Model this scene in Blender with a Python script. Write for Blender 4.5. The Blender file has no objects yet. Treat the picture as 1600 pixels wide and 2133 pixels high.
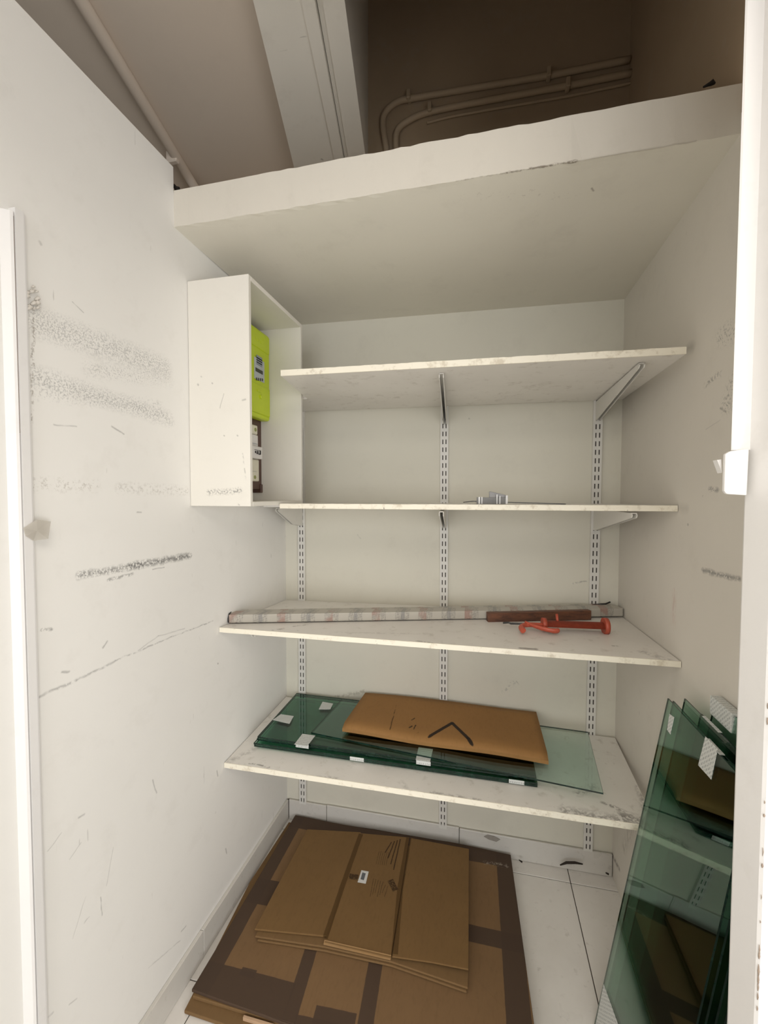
import bpy, bmesh, math, random
from mathutils import Vector, Matrix
random.seed(7)
C = bpy.context.scene.collection
SC = bpy.context.scene

# ---------------------------------------------------------------- camera
F_PX, YAW, PITCH, ROLL = 895.45, 0.2236, 0.037, 0.0019
EYE = Vector((0, 0, 1.5))
fwd0 = Vector((-math.sin(YAW), math.cos(YAW), 0)); right0 = Vector((math.cos(YAW), math.sin(YAW), 0)); up0 = Vector((0, 0, 1))
FW = fwd0*math.cos(PITCH) - up0*math.sin(PITCH)
u2 = up0*math.cos(PITCH) + fwd0*math.sin(PITCH)
RT = right0*math.cos(ROLL) + u2*math.sin(ROLL)
UP = u2*math.cos(ROLL) - right0*math.sin(ROLL)
cam = bpy.data.cameras.new('camera'); cam.sensor_fit = 'HORIZONTAL'; cam.sensor_width = 36.0
cam.lens = F_PX/1600*36.0; cam.clip_start = 0.02
co = bpy.data.objects.new('camera', cam); C.objects.link(co)
m3 = Matrix((RT, UP, -FW)).transposed()
co.matrix_world = Matrix.Translation(EYE) @ m3.to_4x4()
SC.camera = co

def at(px, py, ax, val):
    """point of the photograph (1600x2133) on the world plane ax = val"""
    d = FW + RT*((px-800)/F_PX) - UP*((py-1066.5)/F_PX)
    i = 'xyz'.index(ax)
    t = (val-EYE[i])/d[i]
    return EYE + d*t

# ---------------------------------------------------------------- light
w = bpy.data.worlds.new('world'); SC.world = w; w.use_nodes = True
bg = w.node_tree.nodes['Background']; bg.inputs[0].default_value = (0.92, 0.97, 1.0, 1); bg.inputs[1].default_value = 0.03
def area(name, loc, target, sx, sy, power, col):
    l = bpy.data.lights.new(name, 'AREA'); l.shape = 'RECTANGLE'; l.size = sx; l.size_y = sy; l.energy = power; l.color = col
    o = bpy.data.objects.new(name, l); C.objects.link(o); o.location = loc
    o.rotation_euler = (Vector(target)-Vector(loc)).to_track_quat('-Z', 'Y').to_euler(); return o
area('side_window_light', (1.4, -.8, 1.1), (-.6, 1.0, 1.1), 1.5, 1.6, 36, (1.0, .985, .96))
area('overhead_fill_light', (0, -.35, 2.2), (0, -.34, 0), .8, .8, 13, (1.0, .95, .86))  # added overhead fill for shelf tops and floor, no such lamp seen
area('far_window_light', (0, -4.5, 1.5), (0, 1, 1.3), 3, 2.2, 88, (.97, .985, 1.0))
SC.cycles.adaptive_threshold = 0.04
SC.view_settings.view_transform = 'Standard'; SC.view_settings.look = 'None'
SC.view_settings.exposure = 0.0; SC.view_settings.gamma = 1; SC.view_settings.use_curve_mapping = False

# ---------------------------------------------------------------- node helpers
class NT:
    def __init__(s, name, org=(0, 0, 0)):
        s.m = bpy.data.materials.new(name); s.m.use_nodes = True; s.nt = s.m.node_tree; s.org = Vector(org)
        s.b = s.nt.nodes['Principled BSDF']; s.cache = {}
        tc = s.n('ShaderNodeTexCoord'); s.P = tc.outputs['Object']
    def n(s, t, **k):
        x = s.nt.nodes.new(t)
        for a, v in k.items(): setattr(x, a, v)
        return x
    def put(s, sock, v):
        if isinstance(v, bpy.types.NodeSocket): s.nt.links.new(v, sock)
        else: sock.default_value = v
    def math(s, op, a, b=0.0, c=0.0, clamp=False):
        x = s.n('ShaderNodeMath', operation=op, use_clamp=clamp)
        s.put(x.inputs[0], a); s.put(x.inputs[1], b); s.put(x.inputs[2], c); return x.outputs[0]
    def vm(s, op, a, b=(0, 0, 0)):
        x = s.n('ShaderNodeVectorMath', operation=op); s.put(x.inputs[0], a)
        if op == 'SCALE': s.put(x.inputs[3], b)
        else: s.put(x.inputs[1], b)
        return x.outputs['Value'] if op in ('DOT_PRODUCT', 'LENGTH') else x.outputs['Vector']
    def noise(s, scale, detail=3, rough=.6, stretch=None, col=False):
        k = (scale, detail, rough, stretch, col)
        if k in s.cache: return s.cache[k]
        x = s.n('ShaderNodeTexNoise'); x.inputs['Scale'].default_value = scale
        x.inputs['Detail'].default_value = detail; x.inputs['Roughness'].default_value = rough
        if stretch: s.put(x.inputs['Vector'], s.vm('MULTIPLY', s.P, stretch))
        else: s.put(x.inputs['Vector'], s.P)
        o = x.outputs['Color'] if col else x.outputs[0]
        s.cache[k] = o; return o
    def ramp(s, v, a, b, c=0.0, d=1.0):
        x = s.n('ShaderNodeMapRange'); x.clamp = True
        s.put(x.inputs['Value'], v); x.inputs['From Min'].default_value = a; x.inputs['From Max'].default_value = b
        x.inputs['To Min'].default_value = c; x.inputs['To Max'].default_value = d; return x.outputs[0]
    def mix(s, f, a, b):
        x = s.n('ShaderNodeMix', data_type='RGBA'); s.put(x.inputs[0], f)
        for i, v in ((6, a), (7, b)):
            if not isinstance(v, bpy.types.NodeSocket) and len(v) == 3: v = (*v, 1)
            s.put(x.inputs[i], v)
        return x.outputs[2]
    def warp(s, scale, amt):
        k = ('w', scale, amt)
        if k in s.cache: return s.cache[k]
        o = s.vm('ADD', s.P, s.vm('SCALE', s.vm('SUBTRACT', s.noise(scale, 2, .6, None, True), (.5, .5, .5)), amt))
        s.cache[k] = o; return o
    def seg(s, A, B, wd, soft=None, wp=(0, 0), butt=False):
        """mask of a thick line between two points lying on the surface"""
        A = Vector(A)-s.org; B = Vector(B)-s.org; d = B-A; L2 = max(d.dot(d), 1e-9)
        P = s.warp(*wp) if wp[1] else s.P
        pa = s.vm('SUBTRACT', P, tuple(A))
        h = s.math('DIVIDE', s.vm('DOT_PRODUCT', pa, tuple(d)), L2)
        hc = s.math('ADD', h, 0, clamp=True)
        dist = s.vm('LENGTH', s.vm('SUBTRACT', pa, s.vm('SCALE', tuple(d), hc)))
        if soft is None: soft = wd
        if butt:
            # square ends: perpendicular distance and 0<h<1
            dist = s.vm('LENGTH', s.vm('SUBTRACT', pa, s.vm('SCALE', tuple(d), h)))
            m = s.ramp(dist, wd-soft, wd, 1, 0)
            e = s.math('MULTIPLY', s.math('GREATER_THAN', h, 0.0), s.math('LESS_THAN', h, 1.0))
            return s.math('MULTIPLY', m, e)
        return s.ramp(dist, wd-soft, wd, 1, 0)
    def bump(s, h, strength, dist=.002):
        x = s.n('ShaderNodeBump'); x.inputs['Strength'].default_value = strength; x.inputs['Distance'].default_value = dist
        s.put(x.inputs['Height'], h); s.nt.links.new(x.outputs[0], s.b.inputs['Normal'])
    def fin(s, col, rough=.6, metal=0.0, spec=.5):
        if not isinstance(col, bpy.types.NodeSocket) and len(col) == 3: col = (*col, 1)
        s.put(s.b.inputs['Base Color'], col); s.put(s.b.inputs['Roughness'], rough)
        s.b.inputs['Metallic'].default_value = metal; s.b.inputs['Specular IOR Level'].default_value = spec
        return s.m

WHITE = (.80, .765, .69)
GREY = (.16, .155, .15)
def plaster(name, base=WHITE, org=(0, 0, 0), marks=(), dirt=.12, bumps=.25, rough=.62, dirtcol=(.45, .41, .35), specks=True):
    t = NT(name, org)
    c = t.mix(t.ramp(t.noise(1.7, 4), .35, .7, 0, dirt), base, tuple(x*.72 for x in base))
    c = t.mix(t.ramp(t.noise(9, 5, .7), .55, .8, 0, dirt), c, dirtcol)
    if specks:
        v = t.n('ShaderNodeTexVoronoi'); v.inputs['Scale'].default_value = 7; t.put(v.inputs['Vector'], t.warp(12, .02))
        sp = t.math('MULTIPLY', t.ramp(v.outputs['Distance'], .02, .035, 1, 0), t.ramp(t.noise(2.3, 2), .5, .6))
        c = t.mix(t.math('MULTIPLY', sp, .6), c, (.22, .2, .18))
        sc = t.ramp(t.noise(14, 2, .5, (1, 6, 1)), .73, .76, 0, .35)
        c = t.mix(t.math('MULTIPLY', sc, t.ramp(t.noise(3.1, 2), .5, .6)), c, (.3, .28, .26))
    for k in marks:
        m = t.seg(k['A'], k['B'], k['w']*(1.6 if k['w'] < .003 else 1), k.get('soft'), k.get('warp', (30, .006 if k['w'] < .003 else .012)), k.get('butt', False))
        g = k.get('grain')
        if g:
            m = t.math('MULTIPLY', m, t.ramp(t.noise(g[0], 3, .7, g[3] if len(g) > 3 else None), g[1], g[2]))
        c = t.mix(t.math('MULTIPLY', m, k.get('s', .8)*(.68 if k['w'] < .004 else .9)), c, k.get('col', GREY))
    h = t.math('ADD', t.noise(5, 3), t.math('MULTIPLY', t.noise(160, 2), .12))
    t.bump(h, bumps, .004)
    return t.fin(c, rough)

def simple(name, col, rough=.5, metal=0.0, var=.12, scale=20, spec=.5, bump=0):
    t = NT(name)
    c = t.mix(t.ramp(t.noise(scale, 4), .35, .7, 0, 1), col, tuple(x*(1-var*2) for x in col))
    if bump: t.bump(t.noise(scale*4, 3), bump, .001)
    return t.fin(c, rough, metal, spec)

# ---------------------------------------------------------------- mesh helpers
def V(*a): return Vector(a)
def link(name, bm_or_data, mats, parent=None, org=None):
    """bm holds world coordinates; a child is stored relative to its top-level parent's origin"""
    if parent is not None:
        root = parent
        off = Vector(parent['_o']) if '_o' in parent else Vector((0, 0, 0))
    else:
        off = Vector(org) if org is not None else Vector((0, 0, 0))
    bm = bm_or_data
    bmesh.ops.recalc_face_normals(bm, faces=bm.faces)
    bmesh.ops.translate(bm, verts=bm.verts, vec=-off)
    me = bpy.data.meshes.new(name); bm.to_mesh(me); bm.free()
    for m in (mats if isinstance(mats, (list, tuple)) else [mats]): me.materials.append(m)
    o = bpy.data.objects.new(name, me); C.objects.link(o)
    o['_o'] = tuple(off)
    if parent is not None: o.parent = parent
    else: o.location = off
    return o
def empty(name, loc):
    o = bpy.data.objects.new(name, None); C.objects.link(o); o.location = loc; o.empty_display_size = .05; o['_o'] = tuple(loc); return o
def tag(o, label, cat, group=None):
    o['label'] = label; o['category'] = cat
    if group: o['group'] = group
    return o
def struct(o, label=None):
    o['kind'] = 'structure'
    if label: o['label'] = label
    return o
def NB(): return bmesh.new()
def hexa(bm, p8, mi=0):
    """p8: bottom 4 then top 4, same winding"""
    v = [bm.verts.new(p) for p in p8]
    for f in ((0, 1, 2, 3), (4, 5, 6, 7), (0, 1, 5, 4), (1, 2, 6, 5), (2, 3, 7, 6), (3, 0, 4, 7)):
        fc = bm.faces.new([v[i] for i in f]); fc.material_index = mi
    return v
def bx(bm, x0, x1, y0, y1, z0, z1, mi=0):
    return hexa(bm, [V(x0, y0, z0), V(x1, y0, z0), V(x1, y1, z0), V(x0, y1, z0), V(x0, y0, z1), V(x1, y0, z1), V(x1, y1, z1), V(x0, y1, z1)], mi)
def prism(bm, pts, vec, mi_top=0, mi_side=0, mi_bot=None):
    vec = Vector(vec); a = [bm.verts.new(p) for p in pts]; b = [bm.verts.new(Vector(p)+vec) for p in pts]
    f = bm.faces.new(a); f.material_index = mi_bot if mi_bot is not None else mi_top
    f = bm.faces.new(b); f.material_index = mi_top
    n = len(pts)
    for i in range(n):
        f = bm.faces.new((a[i], a[(i+1) % n], b[(i+1) % n], b[i])); f.material_index = mi_side
def bevel(bm, w, seg=2):
    bmesh.ops.recalc_face_normals(bm, faces=bm.faces)
    bmesh.ops.bevel(bm, geom=list(bm.edges), offset=w, segments=seg, affect='EDGES', profile=.5, clamp_overlap=True)
def tube(bm, pts, r, n=10, mi=0, flat=1.0):
    pts = [Vector(p) for p in pts]; rings = []; up = None
    for i, p in enumerate(pts):
        t = (pts[min(i+1, len(pts)-1)]-pts[max(i-1, 0)]).normalized()
        if up is None: up = t.orthogonal().normalized()
        up = (up - t*up.dot(t)).normalized(); s = t.cross(up)
        rr = r[i] if isinstance(r, (list, tuple)) else r
        rings.append([bm.verts.new(p + (up*math.cos(2*math.pi*k/n)*rr*flat + s*math.sin(2*math.pi*k/n)*rr)) for k in range(n)])
    for a, b in zip(rings, rings[1:]):
        for k in range(n):
            f = bm.faces.new((a[k], a[(k+1) % n], b[(k+1) % n], b[k])); f.smooth = True; f.material_index = mi
    for e in (rings[0], rings[-1]): bm.faces.new(e).material_index = mi
def smooth_path(pts, n=6):
    pts = [Vector(p) for p in pts]; out = []
    P = [pts[0]]+pts+[pts[-1]]
    for i in range(1, len(P)-2):
        for k in range(n):
            t = k/n; a, b, c, d = P[i-1], P[i], P[i+1], P[i+2]
            out.append(.5*((2*b)+(-a+c)*t+(2*a-5*b+4*c-d)*t*t+(-a+3*b-3*c+d)*t**3))
    out.append(pts[-1]); return out

# ---------------------------------------------------------------- room dimensions
D = 1.810
def XL(y): return -0.872 - .0084*(D-y)
def XR(y): return 0.5179 + .0300*(D-y)
YB = 1.109
def onW(px, py, fn, x):
    for _ in range(6):
        p = at(px, py, 'x', x); x = fn(p.y)
    return at(px, py, 'x', x)
def onL(px, py): return onW(px, py, XL, -.877)
def onR(px, py): return onW(px, py, XR, .530)
def onB(px, py): return at(px, py, 'y', D)

# ---------------------------------------------------------------- structure: walls
def mk(f, a, b, w_, **k): return dict(A=f(*a), B=f(*b), w=w_, **k)
lm = [
    mk(onL, (80, 672), (340, 765), .042, soft=.03, grain=(270, .48, .58), s=.5, col=(.2, .2, .2)),
    mk(onL, (190, 770), (350, 790), .030, soft=.025, grain=(280, .53, .62), s=.5, col=(.22, .22, .22)),
    mk(onL, (80, 785), (350, 872), .030, soft=.024, grain=(250, .48, .58), s=.5, col=(.19, .19, .19)),
    mk(onL, (85, 812), (330, 850), .028, soft=.022, grain=(200, .54, .62), s=.5, col=(.22, .22, .22)),
    mk(onL, (72, 1008), (200, 1012), .020, soft=.016, grain=(130, .52, .62), s=.45, col=(.35, .31, .26)),
    mk(onL, (250, 1016), (388, 1022), .020, soft=.016, grain=(130, .5, .6), s=.4, col=(.35, .32, .28)),
    mk(onL, (165, 1198), (290, 1178), .012, soft=.010, grain=(160, .42, .56), s=.8),
    mk(onL, (270, 1180), (395, 1157), .013, soft=.010, grain=(160, .40, .52), s=.9),
    mk(onL, (225, 1208), (275, 1196), .006, soft=.004, grain=(120, .45, .55), s=.6),
    mk(onL, (318, 1186), (342, 1181), .0015, s=.8),
    mk(onL, (74, 1455), (160, 1416), .0028, grain=(90, .35, .5), s=.8, warp=(25, .012)),
    mk(onL, (160, 1416), (240, 1378), .0028, grain=(90, .35, .5), s=.8, warp=(25, .012)),
    mk(onL, (240, 1378), (330, 1338), .0030, grain=(90, .38, .5), s=.8, warp=(25, .012)),
    mk(onL, (330, 1338), (444, 1293), .0030, grain=(90, .35, .48), s=.85, warp=(25, .012)),
    mk(onL, (288, 1355), (330, 1325), .0016, s=.5), mk(onL, (330, 1325), (385, 1309), .0016, s=.5),
    mk(onL, (150, 628), (174, 651), .0012, s=.7), mk(onL, (82, 502), (86, 508), .004, s=.6),
    mk(onL, (112, 884), (160, 889), .0015, s=.6), mk(onL, (232, 888), (258, 904), .002, grain=(60, .4, .5), s=.8),
    mk(onL, (86, 1314), (108, 1312), .005, grain=(150, .45, .5), s=.8), mk(onL, (214, 1350), (223, 1336), .0035, s=.8, warp=(60, .006)),
    mk(onL, (130, 1398), (142, 1398), .004, s=.6), mk(onL, (286, 1067), (294, 1067), .002, s=.7),
    mk(onL, (210, 1868), (212, 1908), .0012, s=.8), mk(onL, (236, 1765), (222, 1845), .0010, s=.5),
    mk(onL, (178, 1868), (152, 1955), .0010, s=.5), mk(onL, (318, 1625), (326, 1652), .0018, s=.7),
    mk(onL, (168, 1756), (145, 1790), .0012, s=.5), mk(onL, (128, 1735), (100, 1772), .0012, s=.5),
    mk(onL, (375, 1960), (310, 2015), .0015, s=.5, warp=(20, .01)), mk(onL, (470, 1768), (472, 1778), .0045, s=.75),
    mk(onL, (452, 1606), (454, 1616), .0022, s=.8), mk(onL, (164, 1704), (176, 1697), .0022, s=.7),
    mk(onL, (378, 1940), (388, 1928), .002, s=.7), mk(onL, (100, 2118), (112, 2108), .003, s=.6),
    mk(onL, (145, 2092), (160, 2080), .0015, s=.6), mk(onL, (176, 1922), (184, 1912), .003, grain=(90, .4, .5), s=.8),
    mk(onL, (70, 640), (66, 880), .005, soft=.004, grain=(140, .5, .6), s=.8, col=(.3, .26, .22)),
]
LB = (.88, .865, .83)
near_m = [k for k in lm if min(k['A'].y, k['B'].y) < YB]; far_m = [k for k in lm if max(k['A'].y, k['B'].y) >= YB-.03]
for i_, (ya, yb2, h_, ms) in enumerate(((.655, YB, 2.4475, near_m), (-2.6, .655, 2.4475, []), (YB, D, 2.375, far_m))):
    bm = NB(); prism(bm, [V(XL(ya), ya, 0), V(XL(yb2), yb2, 0), V(-1.0, yb2, 0), V(-1.0, ya, 0)], (0, 0, h_))
    struct(link('wall_left', bm, plaster('paint_left_wall', marks=ms, base=LB)))

rm = [
    mk(onR, (1465, 1188), (1540, 1206), .009, soft=.008, grain=(150, .38, .5), s=.8),
    mk(onR, (1505, 700), (1530, 690), .035, soft=.03, grain=(150, .52, .6), s=.6),
    mk(onR, (1515, 840), (1530, 800), .035, soft=.03, grain=(150, .52, .6), s=.6),
    mk(onR, (1470, 800), (1500, 780), .012, soft=.01, grain=(120, .5, .58), s=.6),
    mk(onR, (1500, 850), (1512, 858), .004, s=.7), mk(onR, (1470, 895), (1500, 875), .0012, s=.4),
    mk(onR, (1478, 1018), (1495, 1020), .008, soft=.007, grain=(120, .42, .52), s=.7),
    mk(onR, (1405, 1235), (1402, 1300), .02, soft=.015, grain=(60, .45, .6, (4, 4, .6)), s=.35, col=(.5, .27, .22)),
    mk(onR, (1300, 1765), (1330, 1690), .03, soft=.025, grain=(70, .45, .6, (3, 3, .5)), s=.55, col=(.25, .22, .18)),
    mk(onR, (1350, 1640), (1410, 1400), .03, soft=.03, s=.18, col=(.4, .36, .3)),
    mk(onR, (1432, 728), (1442, 722), .02, soft=.02, s=.45, col=(.3, .28, .25)),
    mk(onR, (1415, 1058), (1430, 1060), .02, soft=.02, s=.3, col=(.3, .28, .25)),
    mk(onR, (1290, 1810), (1275, 1780), .012, soft=.01, grain=(60, .35, .5), s=.8, col=(.15, .12, .1)),
]
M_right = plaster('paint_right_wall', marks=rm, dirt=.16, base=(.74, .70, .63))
bm = NB(); prism(bm, [V(XR(.66), .66, 0), V(XR(D), D, 0), V(.66, D, 0), V(.66, .66, 0)], (0, 0, 2.33))
struct(link('wall_right', bm, M_right))
M_raw_shaded = plaster('brown_render_shaded', base=(.46, .35, .235), specks=False, dirt=.3, rough=.85)  # bare brown render, base darkened to put the shaft's shade into the colour
bm = NB(); prism(bm, [V(XR(.66), .66, 2.33), V(XR(D), D, 2.33), V(.66, D, 2.33), V(.66, .66, 2.33)], (0, 0, 1.62))
struct(link('wall_right.001', bm, M_raw_shaded))

bmk = [
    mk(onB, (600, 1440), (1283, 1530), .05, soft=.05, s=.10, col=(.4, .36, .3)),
    mk(onB, (700, 1452), (760, 1440), .012, soft=.01, grain=(80, .45, .55), s=.5, col=(.3, .26, .2)),
    mk(onB, (1075, 1418), (1082, 1426), .003, s=.6), mk(onB, (1195, 1215), (1220, 1212), .005, grain=(90, .4, .5), s=.6),
    mk(onB, (745, 1113), (752, 1122), .003, s=.4), mk(onB, (1070, 1420), (1050, 1440), .015, soft=.012, grain=(90, .5, .6), s=.4),
]
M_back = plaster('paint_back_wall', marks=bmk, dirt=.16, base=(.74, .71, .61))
bm = NB(); bx(bm, -2.3, .66, D, D+.12, 0, 2.33)
struct(link('wall_back', bm, M_back))
bm = NB(); bx(bm, -2.3, .66, D, D+.12, 2.33, 3.95)
struct(link('wall_back.001', bm, M_raw_shaded))
bm = NB(); bx(bm, -2.3, -2.18, -2.6, D, 0, 2.93)
struct(link('wall_far_left', bm, plaster('paint_far_wall', specks=False)))

# ---------------------------------------------------------------- upper ceiling, beam, shaft
M_ceil = plaster('paint_upper_ceiling', base=(.78, .685, .59), specks=False, dirt=.1)
M_girder = plaster('paint_beam', base=(.88, .85, .78), dirt=.18, rough=.5,
                   marks=[dict(A=at(705, 200, 'z', 2.85), B=at(709, 215, 'z', 2.85), w=.0015, s=.6), dict(A=at(671, 332, 'z', 2.85), B=at(672, 333, 'z', 2.85), w=.006, s=.7)])
ZG = 2.85
gl0, gl1 = at(527, 0, 'z', ZG), at(613, 350, 'z', ZG)
gm0, gm1 = at(655, 0, 'z', ZG), at(715, 330, 'z', ZG)
gr0, gr1 = at(717, 0, 'z', ZG), at(760, 320, 'z', ZG)
def ext(a, b, y):
    t = (y-a.y)/(b.y-a.y); p = a+(b-a)*t; p.y = y; return p
Y0 = -2.6
bm = NB()
prism(bm, [ext(gl0, gl1, .2), ext(gm0, gm1, .2), ext(gm0, gm1, D), ext(gl0, gl1, D)], (0, 0, .12))
a, b, c, d = ext(gm0, gm1, .2), ext(gr0, gr1, .2), ext(gr0, gr1, D), ext(gm0, gm1, D)
g_ = .008
prism(bm, [a+V(.02, 0, g_), b+V(0, 0, g_), c+V(0, 0, g_), d+V(.02, 0, g_)], (0, 0, 1.07))
a2, d2 = ext(gm0, gm1, .2), ext(gm0, gm1, D)
prism(bm, [a2+V(.004, 0, .014), a2+V(.02, 0, .014), d2+V(.02, 0, .014), d2+V(.004, 0, .014)], (0, 0, .1))
prism(bm, [a2+V(-.035, 0, -.008), a2+V(.002, 0, -.008), d2+V(.002, 0, -.008), d2+V(-.035, 0, -.008)], (0, 0, .05))
struct(link('trim_1', bm, M_girder), 'painted beam under the upper ceiling')
bm = NB()
prism(bm, [V(-2.3, Y0, 2.93), V(ext(gr0, gr1, .2).x-.02, Y0, 2.93), ext(gr0, gr1, .2)+V(-.02, 0, .08), ext(gr0, gr1, D)+V(-.02, 0, .08), V(-2.3, D, 2.93)], (0, 0, .1))
xg = ext(gr0, gr1, .2).x-.02
xr2 = ext(gr0, gr1, .92).x-.02
prism(bm, [V(xg, Y0, 2.62), V(2.2, Y0, 2.62), V(2.2, .92, 2.62), V(xr2, .92, 2.62), V(xg, .2, 2.62)], (0, 0, .45))  # unseen lowered ceiling part, added to cut the light reaching the shaft
struct(link('ceiling', bm, M_ceil))
bm = NB(); bx(bm, -.5, .66, .87, .92, 3.05, 3.95); struct(link('wall_shaft', bm, M_raw_shaded))  # unseen front wall, placed to keep the shaft dark
bm = NB(); bx(bm, -.6, .66, .87, D+.1, 3.95, 4.03); struct(link('ceiling.002', bm, M_raw_shaded))

# niche ceiling with its front fascia
fl0, fr0 = at(362, 473, 'y', YB), at(1530, 281, 'y', YB)
fl1, fr1 = at(362, 397, 'y', YB), at(1530, 176, 'y', YB)
bl, br = at(597, 679, 'y', D), at(1303, 623, 'y', D)
fr0 = fr0+(fr0-fl0)*.02; fr1 = fr1+(fr1-fl1)*.02; br = br+(br-bl)*.03
cm = [
    dict(A=at(600, 435, 'y', YB), B=at(940, 385, 'y', YB), w=.003, s=.3, col=(.4, .36, .3), warp=(40, .008)),
    dict(A=at(940, 383, 'y', YB), B=at(1200, 337, 'y', YB), w=.006, soft=.003, s=.9, col=(.20, .16, .12), warp=(60, .008), grain=(90, .38, .5)),
    dict(A=at(1200, 336, 'y', YB), B=at(1450, 294, 'y', YB), w=.0035, s=.7, col=(.3, .26, .2), warp=(40, .003)),
    dict(A=at(1234, 392, 'z', 2.28), B=at(1236, 396, 'z', 2.28), w=.004, s=.8, col=(.2, .17, .13)),
    dict(A=at(1200, 400, 'z', 2.28), B=at(960, 410, 'z', 2.28), w=.03, soft=.03, s=.4, grain=(70, .6, .68), col=(.35, .3, .25)),
]
M_soff = plaster('paint_niche_ceiling', base=(.80, .765, .67), marks=cm, dirt=.16, specks=False)
M_fascia_shaded = plaster('paint_fascia_shaded', base=(.72, .68, .60), marks=cm[:3], dirt=.22, specks=False)  # niche ceiling paint again, darkened to put the fascia's shade into the colour
bm = NB()
n = 60
random.seed(3)
def lerp(a, b, t): return a+(b-a)*t
top_f, bot_f, top_b, bot_b, lip = [], [], [], [], []
for i in range(n+1):
    t = i/n
    j = random.uniform(-.0015, .0015) if .15 < t < .95 else 0
    p = lerp(fl1, fr1, t); top_f.append(bm.verts.new(p+V(0, 0, j)))
    p = lerp(fl0, fr0, t); bot_f.append(bm.verts.new(p+V(0, random.uniform(-.001, .001), random.uniform(-.0012, .0012))))
    q_ = lerp(fl0, fr0, t); b_ = lerp(bl, br, t); lip.append(bm.verts.new(lerp(q_, b_, .02)))
    p = lerp(bl+V(0, .002, 0), br+V(0, .002, 0), t); bot_b.append(bm.verts.new(p))
    top_b.append(bm.verts.new(V(p.x, p.y, lerp(fl1, fr1, t).z)))
for i in range(n):
    for A, B in ((top_f, bot_f), (bot_f, lip), (lip, bot_b), (bot_b, top_b), (top_b, top_f)):
        bm.faces.new((A[i], A[i+1], B[i+1], B[i]))
bm.faces.new((top_f[0], bot_f[0], lip[0], bot_b[0], top_b[0])); bm.faces.new((top_f[-1], bot_f[-1], lip[-1], bot_b[-1], top_b[-1]))
bmesh.ops.recalc_face_normals(bm, faces=bm.faces)
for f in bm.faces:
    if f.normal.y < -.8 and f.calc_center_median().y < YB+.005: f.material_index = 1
struct(link('ceiling.001', bm, [M_soff, M_fascia_shaded]), 'white false ceiling over the shelving niche with a square front edge')

# ---------------------------------------------------------------- floor of tiles
def tilemat(name, base):
    t = NT(name)
    c = t.mix(t.ramp(t.noise(2.4, 5, .65), .4, .75, 0, .35), base, (.52, .47, .41))
    c = t.mix(t.ramp(t.noise(35, 4, .7), .6, .75, 0, .35), c, (.33, .29, .24))
    t.bump(t.noise(60, 2), .03, .001)
    return t.fin(c, t.ramp(t.noise(6, 3), .3, .8, .25, .5))
M_tile = tilemat('glazed_tile', (.86, .83, .79))
M_grout = simple('dark_grout', (.10, .085, .07), .9, scale=40)
bm = NB(); bx(bm, -1.0, 2.2, -2.6, D+.1, -.1, -.003)
floor = struct(link('floor', bm, M_grout))
gx = [-2.55, -1.97, -1.39, -.81, -.23, .352, .93, 1.51, 2.09]; gy = [-2.5, -1.97, -1.35, -.735, -.12, .5, 1.115, 1.737, 2.35]
g = .0016
for i in range(len(gx)-1):
    for j in range(len(gy)-1):
        x0, x1 = max(gx[i], -.9), min(gx[i+1], 2.2)
        y1_ = min(gy[j+1], D)
        if x1 <= -.88 or gy[j] >= D: continue
        bm = NB(); bx(bm, x0+g, x1-g, gy[j]+g, y1_-g, -.012, 0); bevel(bm, .0012, 1)
        o = link('tile', bm, M_tile, floor)

# baseboards
M_bb = tilemat('baseboard_tile', (.68, .655, .61))
def bbz(t): return .0915
bm = NB(); bx(bm, -.868, .521, D-.004, D+.01, 0, .088)
bb = struct(link('baseboard_back', bm, M_grout))
jx = [XL(D)+.012, -.675, -.079, .5165]
for i in range(3):
    bm = NB(); bx(bm, jx[i]+.001, jx[i+1]-.001, D-.012, D-.003, .001, .092+(.003 if i == 1 else 0)); bevel(bm, .0025, 2)
    link('tile', bm, M_bb, bb)
bm = NB(); prism(bm, [V(XL(-2.6), -2.6, 0), V(XL(-2.6)+.004, -2.6, 0), V(XL(D)+.004, D-.013, 0), V(XL(D), D-.013, 0)], (0, 0, .082))
bb2 = struct(link('baseboard_left', bm, M_grout))
jy = [-.6, 0.0, .59, 1.18, D-.012]
for i in range(4):
    y0, y1 = jy[i]+.001, jy[i+1]-.001
    bm = NB(); prism(bm, [V(XL(y0)+.0004, y0, .001), V(XL(y0)+.012, y0, .001), V(XL(y1)+.012, y1, .001), V(XL(y1)+.0004, y1, .001)], (0, 0, .091)); bevel(bm, .0015, 2)
    link('tile', bm, M_bb, bb2)

# ---------------------------------------------------------------- door frame
M_frame = plaster('gloss_frame_paint', base=(.83, .815, .80), rough=.4, dirt=.18, specks=False,
                  marks=[dict(A=V(.40, .655, z0), B=V(.40+dx, .655, z0+dz), w=.003, s=.6, warp=(60, .01)) for z0, dx, dz in
                         ((1.12, .02, .01), (1.30, .004, .03), (1.05, -.01, -.04), (.93, .01, .02))])
def trimprofile(bm, prof, z0, z1): prism(bm, [V(x, y, z0) for x, y in prof], (0, 0, z1-z0))
bm = NB()
trimprofile(bm, [(-.90, .684), (-.876, .684), (-.870, .679), (-.870, .6755), (-.874, .6745), (-.866, .6735), (-.866, .6575), (-.90, .6575)], 0, 2.045)
trimprofile(bm, [(-.90, .6545), (-.867, .6545), (-.869, .650), (-.883, .6395), (-.90, .6395)], 0, 2.035)
trimprofile(bm, [(-.90, .6575), (-.888, .6575), (-.888, .6545), (-.90, .6545)], 0, 2.03)
trimprofile(bm, [(-.90, .6395), (-.883, .6395), (-.883, .6235), (-.90, .6235)], 0, 2.03)
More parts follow.
